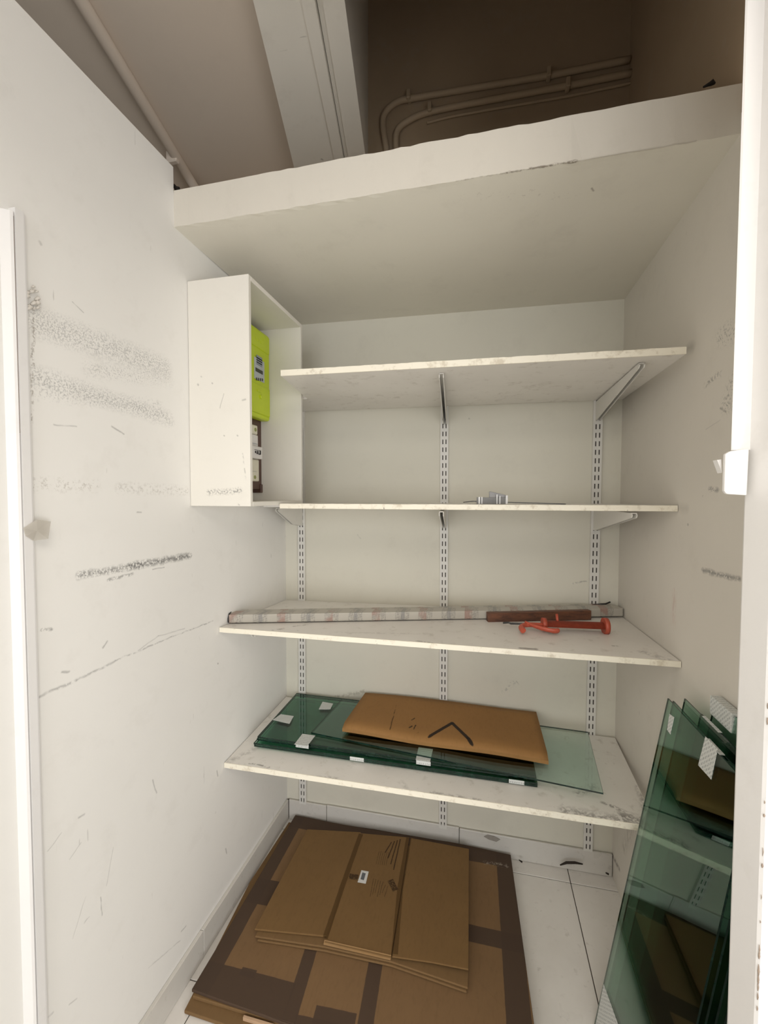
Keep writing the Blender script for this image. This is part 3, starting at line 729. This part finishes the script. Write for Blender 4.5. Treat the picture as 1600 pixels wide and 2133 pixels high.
def woodmat():
    t = NT('brown_stained_wood')
    c = t.mix(t.ramp(t.noise(9, 4, .6, (1, 8, 8)), .35, .65), (.17, .065, .03), (.07, .028, .016))
    c = t.mix(t.ramp(t.noise(40, 4), .6, .7, 0, .5), c, (.03, .015, .01))
    t.bump(t.noise(60, 3, .6, (1, 10, 10)), .3, .001); return t.fin(c, .55)
M_wood = woodmat()
s0, s1 = at(1017, 1299, 'z', 1.048), at(1243, 1297, 'z', 1.052)
s0.y = min(s0.y, 1.55)
dd = pr[0]+(pr[1]-pr[0])*((s0.x-pr[0].x)/(pr[1].x-pr[0].x)); s0 = V(s0.x, dd.y-.031, 0)
dd = pr[0]+(pr[1]-pr[0])*((s1.x-pr[0].x)/(pr[1].x-pr[0].x)); s1 = V(s1.x-.01, dd.y-.031, 0)
s0.z = z3at(s0.x, s0.y)+.002; s1.z = z3at(s1.x, s1.y)+.003
d_ = (s1-s0).normalized(); n_ = V(-d_.y, d_.x, 0).normalized()
bm = NB(); hexa(bm, [s0, s1, s1+n_*.024, s0+n_*.024, s0+V(0, 0, .034), s1+V(0, 0, .034), s1+n_*.024+V(0, 0, .034), s0+n_*.024+V(0, 0, .034)]); bevel(bm, .002, 2)
tag(link('wooden_batten', bm, M_wood, org=s0), 'short dark brown wooden batten in front of the wrapped profile', 'batten')

# caulking gun: lies on its side
M_red = simple('red_enamel', (.52, .095, .05), .4, var=.15, scale=30)
def on3h(u, v, h=.0235): return at(u, v, 'z', 1.047+h)
gun = empty('caulking_gun', on3h(1165, 1310, 0)); tag(gun, 'red caulking gun lying on its side on the third shelf', 'caulking gun')
A0, A1 = on3h(1100, 1301), on3h(1258, 1307)
ax = (A1-A0).normalized(); sd = V(-ax.y, ax.x, 0)
def G(s, t, h=0): return A0+ax*s+sd*t+V(0, 0, h)
Lg = (A1-A0).length
bm = NB()   # half-round cradle
n = 10; R0 = .019
prof = [(math.cos(a)*R0, math.sin(a)*R0) for a in [math.pi*(0.02+.96*k/n) for k in range(n+1)]]
ra = [bm.verts.new(G(.055, x_, z_-.002)) for x_, z_ in prof]; rb = [bm.verts.new(G(Lg, x_, z_-.002)) for x_, z_ in prof]
for k in range(n):
    f = bm.faces.new((ra[k], ra[k+1], rb[k+1], rb[k])); f.smooth = True
bmesh.ops.solidify(bm, geom=list(bm.faces), thickness=.0018); link('cradle', bm, M_red, gun)
bm = NB()
for s, r in ((Lg, .0265),):
    tube(bm, [G(s-.002, 0, 0.005), G(s+.012, 0, .005)], r, 22)
link('front_ring', bm, M_red, gun)
bm = NB(); tube(bm, [G(.045, 0, 0.004), G(.058, 0, .004)], .021, 18); link('rear_plate', bm, M_red, gun)
bm = NB(); tube(bm, [G(-.055, .004, .0), G(Lg*.6, 0, .004)], .0035, 8); link('plunger_rod', bm, M_dst, gun)
bm = NB(); tube(bm, [G(-.055, .004, .0), G(-.062, .016, 0), G(-.078, .022, -.004)], .0032, 8); link('rod_hook', bm, M_dst, gun)
# handle with fixed grip and trigger, pointing to the front
bm = NB(); tube(bm, smooth_path([G(.05, -.004, 0), G(.02, -.008, .002), G(-.01, -.012, .002), G(-.028, -.030, 0), G(-.026, -.058, -.004)], 4), .0095, 10, flat=.8); link('grip', bm, M_red, gun)
bm = NB(); tube(bm, smooth_path([G(-.01, -.005, .008), G(.01, -.020, .004), G(.035, -.036, 0), G(.07, -.046, -.004), G(.088, -.040, -.004)], 4), [.007]*4+[.008]*4+[.009]*4+[.0105]*4+[.007], 10, flat=.7); link('trigger', bm, M_red, gun)
bm = NB(); bx(bm, -.0, .0, 0, 0, 0, 0) if False else None
tube(bm, [G(.095, .0, .012), G(.095, .012, .036)], .0045, 8); link('thumb_release', bm, M_red, gun)

# ---------------------------------------------------------------- glass
def glassmat(name, tint, refl=1.0, edge=False):
    t = NT(name); nt = t.nt; nt.nodes.remove(t.b)
    out = [n for n in nt.nodes if n.type == 'OUTPUT_MATERIAL'][0]
    g = t.n('ShaderNodeNewGeometry')
    cs = t.math('ABSOLUTE', t.vm('DOT_PRODUCT', g.outputs['Incoming'], g.outputs['Normal']))
    p5 = t.math('POWER', t.math('SUBTRACT', 1.0, cs, clamp=True), 5.0)
    fr = t.math('MULTIPLY', t.math('ADD', .042, t.math('MULTIPLY', p5, .958)), refl, clamp=True)
    tr_ = t.n('ShaderNodeBsdfTransparent'); c = t.mix(t.ramp(t.noise(5, 3), .4, .75, 0, .25), tint, tuple(x*.85 for x in tint)); t.put(tr_.inputs[0], c)
    gl = t.n('ShaderNodeBsdfGlossy'); gl.inputs['Roughness'].default_value = .012
    gl.inputs[0].default_value = (.9, 1, .95, 1)
    mx = t.n('ShaderNodeMixShader'); t.put(mx.inputs[0], fr); nt.links.new(tr_.outputs[0], mx.inputs[1]); nt.links.new(gl.outputs[0], mx.inputs[2])
    nt.links.new(mx.outputs[0], out.inputs[0]); return t.m
def edgeglass():
    t = NT('glass_cut_edge'); c = t.mix(t.ramp(t.noise(30, 3, .6), .4, .7), (.003, .014, .010), (.008, .038, .027)); return t.fin(c, .12)
M_ge = edgeglass()
M_g1 = glassmat('green_float_glass', (.66, .85, .765))
M_g2 = glassmat('clear_float_glass', (.86, .93, .905))
M_g3 = glassmat('dark_float_glass', (.60, .75, .68), 1.3)
def sheet(p4, th, mats, label, group=None, name='glass_sheet', nrm=None):
    """p4: one face, ordered; extruded by th along normal"""
    nrm = Vector(nrm) if nrm is not None else V(0, 0, 1)
    bm = NB(); prism(bm, p4, nrm*th, 0, 1, 0); o = link(name, bm, mats, org=p4[0]); tag(o, label, 'glass sheet', group); return o
def tapemat():
    t = NT('printed_label_tape'); c = (.68, .70, .68)
    sx = t.n('ShaderNodeSeparateXYZ'); t.put(sx.inputs[0], t.P)
    rw = t.math('FRACT', t.math('MULTIPLY', t.math('ADD', sx.outputs[1], sx.outputs[2]), 95))
    cl = t.math('FRACT', t.math('MULTIPLY', t.math('ADD', sx.outputs[0], sx.outputs[1]), 150))
    m = t.math('MULTIPLY', t.math('MULTIPLY', t.math('GREATER_THAN', rw, .45), t.math('GREATER_THAN', cl, .3)), t.ramp(t.noise(420, 2), .42, .5))
    return t.fin(t.mix(t.math('MULTIPLY', m, .55), c, (.14, .17, .17)), .35)
M_lab = tapemat()
# stack of four sheets lying on the lowest shelf
def G4(dx0=0, dy0=0): return None
zs = bz(S4, -.3, 1.6, 0)+.0055
gs = []
gaps = [(-.812, 1.412, .182, 1.412, .000), (-.814, 1.412, .182, 1.412, .0075), (-.808, 1.424, .176, 1.418, .0175), (-.806, 1.426, .178, 1.420, .0250)]
names4 = ['bottom sheet of the green glass stack on the lowest shelf', 'second sheet from the bottom of the stacked green glass', 'third sheet up in the stacked green glass under the cardboard', 'top taped sheet of the green glass stack on the lowest shelf']
for (xa, ya, xb_, yb_, dz), lb in zip(gaps, names4):
    z = zs+dz
    gs.append(sheet([V(xa, ya, z), V(xb_, yb_, z), V(xb_+.002, yb_+.36, z), V(xa-.006, ya+.36, z)], .006, [M_g1, M_ge], lb, 'green glass sheets stacked on the lowest shelf'))
ztop = zs+.031
def tape_on(par, poly, thick=.0006):
    bm = NB(); prism(bm, poly, (0, 0, thick)); return link('tape', bm, M_lab, par)
def on_g(u, v, z=ztop): return at(u, v, 'z', z)
def tape_wrap(par, u0, u1, vtop, vedge, sk):
    """label folded over the front edge"""
    a, b = on_g(u0, vedge), on_g(u1, vedge+(u1-u0)*.13); c, d = on_g(u1+sk, vtop+(u1-u0)*.13), on_g(u0+sk, vtop)
    tape_on(par, [a+V(0, 0, .0003), b+V(0, 0, .0003), c+V(0, 0, .0003), d+V(0, 0, .0003)])
    return a, b
for (u0, u1, vt, ve, sk, drop) in ((613, 640, 1529, 1551, 17, .020), (866, 896, 1557, 1583, 6, .020)):
    a, b = tape_wrap(gs[3], u0, u1, vt, ve, sk)
    yf = 1.4115
    bm = NB(); bx(bm, a.x+.002, b.x+.002, yf+.004, yf+.0055, ztop-.0135, ztop+.0006); link('tape', bm, M_lab, gs[3])
for u0, u1, v in ((729, 758, 1588), (1060, 1092, 1640)):
    a, b = at(u0, v, 'y', 1.4105), at(u1, v, 'y', 1.4105)
    bm = NB(); bx(bm, a.x, b.x, 1.4098, 1.4108, zs+.002, zs+.0150); link('tape', bm, M_lab, gs[1])
for poly in ([(568, 1500), (585, 1488), (612, 1492), (603, 1508)], [(664, 1478), (672, 1462), (694, 1466), (688, 1478)]):
    tape_on(gs[3], [on_g(u, v)+V(0, 0, .0003) for u, v in poly])
# large single sheet on top, shifted right
zl = ztop+.001
pL = [at(648, 1528, 'z', zl), at(1257, 1655, 'z', zl), at(1225, 1527, 'z', zl), at(722, 1450, 'z', zl)]
pL[3] = V(pL[0].x+.03, min(pL[0].y+.285, D-.02), pL[0].z)
pL[3].y = min(pL[3].y, D-.016); pL[2].y = min(pL[2].y, D-.02)
sheet(pL, .005, [M_g2, M_ge], 'loose pale glass sheet sticking out to the right over the stack', None)

# leaning sheets by the right wall
def lean_sheet(y0, y1, xb_, xt, zt, th, label, mats, z0=.001, sk=.035):
    up_ = V(xt-xb_, 0, zt-z0); n_ = V(up_.z, 0, -up_.x).normalized()
    return sheet([V(xb_, y0, z0), V(xb_, y1, z0), V(xt, y1-sk, zt), V(xt, y0-.01, zt)], th, mats, label, 'glass sheets leaning on the right wall', nrm=n_)
LS = []
XT = .440
LT = [('front sheet of the glass leaning on the right wall, facing the shelves', .885, 1.262, .980), ('second leaning glass sheet, just behind the front one', .880, 1.256, .977),
      ('third leaning glass sheet, taller and set back from the far edge', .872, 1.225, .999), ('fourth leaning glass sheet, near the wall', .866, 1.165, .992), ('rearmost glass sheet with white wrapped top, closest to the right wall', .866, 1.140, 1.040)]
for k, (lb, y0, y1, zt) in enumerate(LT):
    f_, t_ = .322+.0100*k, .4760+.0100*k     # foot x, x at one metre height
    LS.append(lean_sheet(y0, y1, f_, f_+(t_-f_)*zt, zt, .0036, lb, [M_g3, M_ge]))
XF0 = .322+(.476-.322)*.98
def xk_(k, z): f_, t_ = .322+.0100*k, .4760+.0100*k; return f_+(t_-f_)*z
# printed label on the front sheet, folded over its top
def onS(u, v, off=.0):
    d = FW + RT*((u-800)/F_PX) - UP*((v-1066.5)/F_PX)
    A = V(.322-off, .885, .001); up_ = V(XF0-.322, 0, .979); n_ = V(-up_.z, 0, up_.x).normalized()
    A = A+n_*(.0005+off); t = (A-EYE).dot(n_)/d.dot(n_); return EYE+d*t
nf = V(-.979, 0, XF0-.322).normalized()
def decal(par, px, mat, name='label'):
    bm = NB(); prism(bm, [onS(u, v) for u, v in px], nf*.0006); return link(name, bm, mat, par)
o = decal(LS[0], [(1470, 1534), (1496, 1560), (1482, 1624), (1455, 1594)], M_lab); o['label'] = 'white printed label near the top edge'
o = decal(LS[0], [(1395, 1487), (1405, 1494), (1397, 1530), (1390, 1520)], M_lab); o['label'] = 'white printed label on the far edge'
o = decal(LS[0], [(1258, 2050), (1288, 2133), (1276, 2160), (1240, 2140)], M_lab, 'tape'); o['label'] = 'white tape at the foot'
bm = NB(); bx(bm, XF0-.001, XF0+.0085, .975, 1.035, .981, .982); link('tape', bm, M_lab, LS[0])
bm = NB(); bx(bm, xk_(2, 1)-.001, xk_(2, 1)+.006, 1.03, 1.10, .9995, 1.0005); o = link('tape', bm, M_lab, LS[2])
# white wrapped bundle on the rear sheets
zt = 1.036
bm = NB(); bx(bm, xk_(4, 1)-.0012, xk_(4, 1.045)+.0145, 1.025, 1.112, 1.003, zt+.010); bevel(bm, .002, 2)
o = link('tape', bm, M_lab, LS[4]); o['label'] = 'white printed tape wrapped over the top corner'
bm = NB(); bx(bm, xk_(4, 1)-.0012, xk_(4, 1.045)+.0145, .855, .93, 1.003, zt+.008); bevel(bm, .002, 2); o = link('tape', bm, M_lab, LS[4]); o['label'] = 'white tape over the near top corner'

# ---------------------------------------------------------------- cardboard
CB = (.215, .128, .056)
def cardboard(name, org, base=CB, dark=(), lines=(), flute=True):
    t = NT(name, org)
    c = t.mix(t.ramp(t.noise(6, 4, .6), .35, .7, 0, .4), base, tuple(x*.8 for x in base))
    c = t.mix(t.ramp(t.noise(110, 3, .7, (1, .3, 1)), .5, .7, 0, .25), c, tuple(x*.65 for x in base))
    for k in dark:
        m = t.seg(k['A'], k['B'], k['w'], k.get('soft', .0015), k.get('warp', (30, .003)), k.get('butt', True))
        if 'grain' in k: m = t.math('MULTIPLY', m, t.ramp(t.noise(k['grain'][0], 3, .7), k['grain'][1], k['grain'][2]))
        c = t.mix(t.math('MULTIPLY', m, k.get('s', .95)), c, k.get('col', (.078, .050, .034)))
    t.bump(t.math('ADD', t.noise(12, 3), t.math('MULTIPLY', t.noise(150, 2, .5, (1, .1, 1)), .15)), .25, .003)
    return t.fin(c, .75, 0, .25)
def slab(pts, th, mat, name, parent, sub=0, sag=0.0):
    """top polygon pts (world), thickness th downwards, slightly bent"""
    bm = NB(); prism(bm, [p+V(0, 0, -th) for p in pts], (0, 0, th))
    if th > .003: bevel(bm, min(.002, th*.3), 2)
    if sag:
        bmesh.ops.subdivide_edges(bm, edges=[e for e in bm.edges if e.calc_length() > .08], cuts=4, use_grid_fill=True)
        for v in bm.verts: v.co.z += sag*math.sin(v.co.x*17+v.co.y*5)*.5
    return link(name, bm, mat, parent)

# big flattened carton on floor
def f3(u, v): return at(u, v, 'z', .033)
A, B = f3(612, 1697), f3(1062, 1775)
xl_, xr_ = A.x, B.x; yb_ = 1.786; yf_ = 1.066
bigo = V(xl_, yf_, 0)
big = empty('flattened_carton', bigo); tag(big, 'large flattened brown carton with dark taped bands lying on the tiles', 'cardboard')
def band(u0, v0, u1, v1, w_, **k): return dict(A=f3(u0, v0), B=f3(u1, v1), w=w_, **k)
dk = []
# dark border: back, right, left, front; plus cross bands
dk += [dict(A=V(xl_-.01, yb_-.03, .033), B=V(xr_+.01, yb_-.03, .033), w=.042),
       dict(A=V(xr_-.006, yf_-.2, .033), B=V(xr_-.020, yb_, .033), w=.036),
       dict(A=V(xl_+.024, yf_-.1, .033), B=V(xl_+.024, yb_, .033), w=.034),
       dict(A=V(xl_-.01, yf_+.03, .033), B=V(-.53, yf_+.03, .033), w=.056),
       band(975, 1942, 1090, 1968, .030), band(655, 1955, 592, 2160, .021), band(786, 1985, 757, 2160, .023),
       band(515, 1850, 640, 1876, .050), band(502, 2022, 532, 2030, .012), band(655, 2112, 740, 2130, .022), band(612, 2130, 700, 2150, .02)]
dk = [k for k in dk if k['w'] > 0]
dk += [dict(A=f3(975, 1865), B=f3(1055, 1875), w=.0012, col=(.16, .10, .05)), dict(A=f3(620, 1965), B=f3(600, 2010), w=.0012, col=(.16, .10, .05)),
       dict(A=f3(1010, 1797), B=f3(1055, 1803), w=.012, soft=.01, col=(.35, .30, .24), grain=(90, .48, .6), butt=False, warp=(30, .01))]
M_big = cardboard('carton_dark_bands', bigo, base=(.22, .13, .062), dark=dk)
M_cb = cardboard('carton_plain', bigo)
poly = [V(xl_+.002, yf_+.003, .033), V(xl_+.30, yf_-.012, .033), V(xr_+.012, yf_-.012, .033), V(xr_+.03, 1.2, .033), V(xr_+.003, yb_-.002, .033), V(xr_-.25, yb_+.005, .033), V(xl_+.3, yb_-.002, .033), V(xl_+.008, yb_, .033)]
slab(poly, .009, M_big, 'top_sheet', big, sag=.003)
poly2 = [V(xl_+.01, yf_-.004, .022), V(xl_+.3, yf_-.006, .022), V(xr_+.012, yf_-.005, .022), V(xr_+.02, 1.2, .022), V(xr_-.002, yb_-.01, .022), V(xl_+.02, yb_-.012, .022)]
slab(poly2, .010, M_cb, 'middle_sheet', big)
poly3 = [V(xl_+.005, yf_-.034, .012), V(xl_+.27, yf_-.04, .012), V(xr_, yf_-.03, .012), V(xr_+.012, 1.2, .012), V(xr_+.005, yb_, .012), V(xl_-.015, yb_-.02, .012), V(xl_-.028, 1.45, .012), V(xl_-.012, 1.25, .012)]
slab(poly3, .010, M_cb, 'bottom_sheet', big)
# tape ends on the front rim
bm = NB(); a, b = at(505, 2103, 'y', yf_-.02), at(568, 2120, 'y', yf_-.02); bx(bm, a.x, b.x, yf_-.018, yf_-.012, .012, .022); o = link('tape', bm, simple('pale_packing_tape', (.62, .42, .27), .3), big); o['label'] = 'pale torn tape on the front rim'

# small flattened carton on top
zt_ = .058
def f6(u, v, z=zt_): return at(u, v, 'z', z)
so = f6(530, 1935); so.z = .034
sm = empty('flattened_carton', so); tag(sm, 'smaller flattened brown carton with printed middle and white sticker, on top', 'cardboard')
bro = (.085, .044, .012)
def pr_(u0, v0, u1, v1, w_, col=bro, **k): return dict(A=f6(u0, v0), B=f6(u1, v1), w=w_, col=col, **k)
ink = (.045, .024, .010)
dk2 = [pr_(752, 1737, 712, 1850, .010, s=.85), pr_(712, 1850, 677, 1955, .010, s=.85), pr_(852, 1745, 834, 1850, .012, s=.8), pr_(834, 1850, 822, 1990, .012, s=.8),
       pr_(727, 1825, 746, 1828, .013, ink, s=.9, grain=(140, .35, .5)), pr_(813, 1833, 824, 1855, .012, ink, s=.9, grain=(160, .35, .5))]
for k in range(4): dk2.append(pr_(834-6*k, 1748+2*k, 820-6*k, 1812-12*k, .0030, ink, s=.95, grain=(220, .30, .42)))
for k in range(6): dk2.append(pr_(790+4*k, 1772+.6*k, 784+4*k, 1800+.6*k, .0015, ink, s=.85, grain=(240, .3, .45)))
for k in range(7): dk2.append(pr_(778+5*k, 1830+1.5*k+(6 if k > 4 else 0), 771+5*k, 1868-(k % 3)*4, .0016, ink, s=.85, grain=(240, .3, .45)))
M_sm = cardboard('carton_printed', so, base=(.205, .118, .046), dark=dk2)
M_sm2 = cardboard('carton_inner', so, base=(.21, .125, .055))
P = {}
left = [f6(530, 1935), f6(684, 1950), f6(752, 1733), f6(640, 1727)]
slab(left, .006, M_sm, 'left_panel', sm)
mid = [f6(672, 1957), f6(680, 1962), f6(812, 1992), f6(826, 1990), f6(852, 1743), f6(752, 1733), f6(684, 1950)]
mid = [f6(676, 1962), f6(815, 1995), f6(853, 1744), f6(750, 1735)]
slab(mid, .007, M_sm, 'middle_panel', sm)
right_ = [f6(817, 1992, zt_+.004), f6(900, 2004, zt_+.006), f6(976, 2019, zt_+.012), f6(977, 1768, zt_+.002), f6(855, 1745, zt_)]
slab(right_, .005, M_sm, 'right_panel', sm)
und = [f6(531, 1950, .050), f6(676, 1972, .050), f6(815, 2003, .050), f6(975, 2058, .050), f6(977, 1775, .050), f6(642, 1737, .050)]
slab(und, .006, M_sm2, 'lower_panel', sm)
und2 = [f6(536, 1958, .042), f6(676, 1980, .042), f6(815, 2011, .042), f6(972, 2066, .042), f6(975, 1785, .042), f6(645, 1745, .042)]
slab(und2, .006, M_sm2, 'bottom_panel', sm)
M_tan = NT('brown_packing_tape'); M_tan = M_tan.fin((.28, .16, .06), .22)
bm = NB(); a, b = f6(676, 1958), f6(815, 1990); yy = V(0, -.006, 0)
c4 = [a+V(0, 0, .0008), b+V(0, 0, .0008), b+V(0, -.010, -.006), a+V(0, -.010, -.006)]
prism(bm, c4, (0, -.0005, .0008)); o = link('tape', bm, M_tan, sm); o['label'] = 'shiny brown tape over the front fold'
bm = NB(); prism(bm, [f6(753, 1813)+V(0, 0, .0004), f6(768, 1816)+V(0, 0, .0004), f6(762, 1841)+V(0, 0, .0004), f6(745, 1838)+V(0, 0, .0004)], (0, 0, .0006)); st = link('sticker', bm, simple('white_paper', (.75, .75, .74), .6, var=.05), sm); st['label'] = 'white sticker'
bm = NB(); prism(bm, [f6(755, 1818)+V(0, 0, .0010), f6(762, 1820)+V(0, 0, .0010), f6(758, 1834)+V(0, 0, .0010), f6(751, 1832)+V(0, 0, .0010)], (0, 0, .0004)); o = link('print', bm, simple('slate_print', (.13, .14, .16), .6), st)

# flat carton on the lowest shelf
zc_ = ztop+.034
def f7(u, v, z=zc_): return at(u, v, 'z', z)
fo = f7(712, 1515); fo.z = ztop
fc = empty('flat_carton', fo); tag(fc, 'flat brown carton with black triangle mark lying on the shelf glass', 'cardboard')
corner = {'TL': f7(765, 1436), 'TR': f7(1117, 1480), 'BR': f7(1143, 1577), 'BL': f7(713, 1512)}
for k in ('TL', 'TR'): corner[k].y = min(corner[k].y, D-.02)
blk = (.018, .014, .012)
mk7 = []
for a, b in (((886, 1545), (893, 1533)), ((893, 1533), (942, 1506)), ((942, 1506), (975, 1538)), ((975, 1538), (992, 1560))):
    mk7.append(dict(A=f7(*a), B=f7(*b), w=.0080, soft=.002, col=blk, butt=False, s=.95, warp=(30, .002)))
for (u, v, uu, vv, w_) in ((848, 1537, 860, 1533, .003), (860, 1533, 858, 1526, .003), (850, 1536, 852, 1528, .0025), (853, 1515, 858, 1512, .0025), (862, 1518, 866, 1510, .002), (858, 1500, 864, 1496, .002), (848, 1548, 875, 1549, .002), (864, 1527, 872, 1524, .002)):
    mk7.append(dict(A=f7(u, v), B=f7(uu, vv), w=w_*1.5, soft=.001, col=(.03, .02, .012), butt=False, s=.9, warp=(60, .004), grain=(200, .3, .42)))
mk7 += [dict(A=f7(826, 1470), B=f7(805, 1545), w=.0030, col=(.07, .035, .015), butt=False, s=.8, warp=(25, .006)), dict(A=f7(1032, 1468), B=f7(1036, 1572), w=.0012, col=(.18, .11, .05), butt=False, s=.5)]
M_fc = cardboard('carton_marked', fo, base=(.34, .178, .062), dark=mk7)
bm = NB(); NX, NY = 26, 10
TL, TR, BR, BL2 = corner['TL'], corner['TR'], corner['BR'], corner['BL']
def Q(i, j):
    u, v = i/NX, j/NY
    p = lerp(lerp(BL2, BR, u), lerp(TL, TR, u), v)
    p.z += .003*math.sin(u*9+1)*(1-v) - .010*max(0, (.12-v)/.12)**2 + .004*math.sin(u*5)*v
    if v == 0: p.z -= .002
    return p
tp = [[bm.verts.new(Q(i, j)) for j in range(NY+1)] for i in range(NX+1)]
bt = [[bm.verts.new(V(Q(i, j).x, Q(i, j).y, Q(i, j).z-.016+(.004 if j == 0 else 0))) for j in range(NY+1)] for i in range(NX+1)]
for i in range(NX):
    for j in range(NY):
        f = bm.faces.new((tp[i][j], tp[i+1][j], tp[i+1][j+1], tp[i][j+1])); f.smooth = True
        bm.faces.new((bt[i][j], bt[i+1][j], bt[i+1][j+1], bt[i][j+1]))
for i in range(NX):
    bm.faces.new((tp[i][0], tp[i+1][0], bt[i+1][0], bt[i][0])); bm.faces.new((tp[i][NY], tp[i+1][NY], bt[i+1][NY], bt[i][NY]))
for j in range(NY):
    bm.faces.new((tp[0][j], tp[0][j+1], bt[0][j+1], bt[0][j])); bm.faces.new((tp[NX][j], tp[NX][j+1], bt[NX][j+1], bt[NX][j]))
link('upper_layer', bm, M_fc, fc)
lowp = [V(BL2.x+.01, BL2.y+.012, ztop+.016), V(BR.x-.02, BR.y+.012, ztop+.018), V(TR.x-.02, TR.y-.01, ztop+.018), V(TL.x+.02, TL.y-.01, ztop+.016)]
slab(lowp, .009, M_fc, 'lower_layer', fc)

# ---------------------------------------------------------------- debris on floor
M_deb = simple('dark_crumb', (.035, .025, .018), .9)
def crumb(pts, r, label, z):
    bm = NB(); P_ = [at(u, v, 'y', yy) if yy else at(u, v, 'z', z) for u, v, yy in pts]
    tube(bm, P_, r, 7, flat=.6); tag(link('debris_scrap', bm, M_deb, org=P_[0]), label, 'debris')
crumb([(1167, 1802, 1.775), (1180, 1797, 1.775), (1198, 1797, 1.775), (1214, 1800, 1.775)], [.004, .0085, .008, .004], 'dark scrap against the foot of the back baseboard', .005)
crumb([(1081, 1791, 1.77), (1088, 1796, 1.765)], [.003, .006], 'small dark crumb just right of the big carton', .004)
crumb([(1262, 1818, 1.775), (1268, 1821, 1.77)], [.004, .006], 'small dark crumb in the corner under the right upright', .004)
bm = NB(); P_ = [at(u, v, 'y', D-.013) for u, v in ((1008, 1742), (1018, 1748), (1034, 1753), (1042, 1748), (1030, 1742), (1016, 1738))]
prism(bm, P_, (0, -.002, 0)); tag(link('tape_scrap', bm, simple('grey_tape', (.38, .35, .31), .4), org=P_[0]), 'crumpled grey tape scrap stuck to the back baseboard', 'tape')

for o in list(bpy.data.objects):
    if '_o' in o: del o['_o']
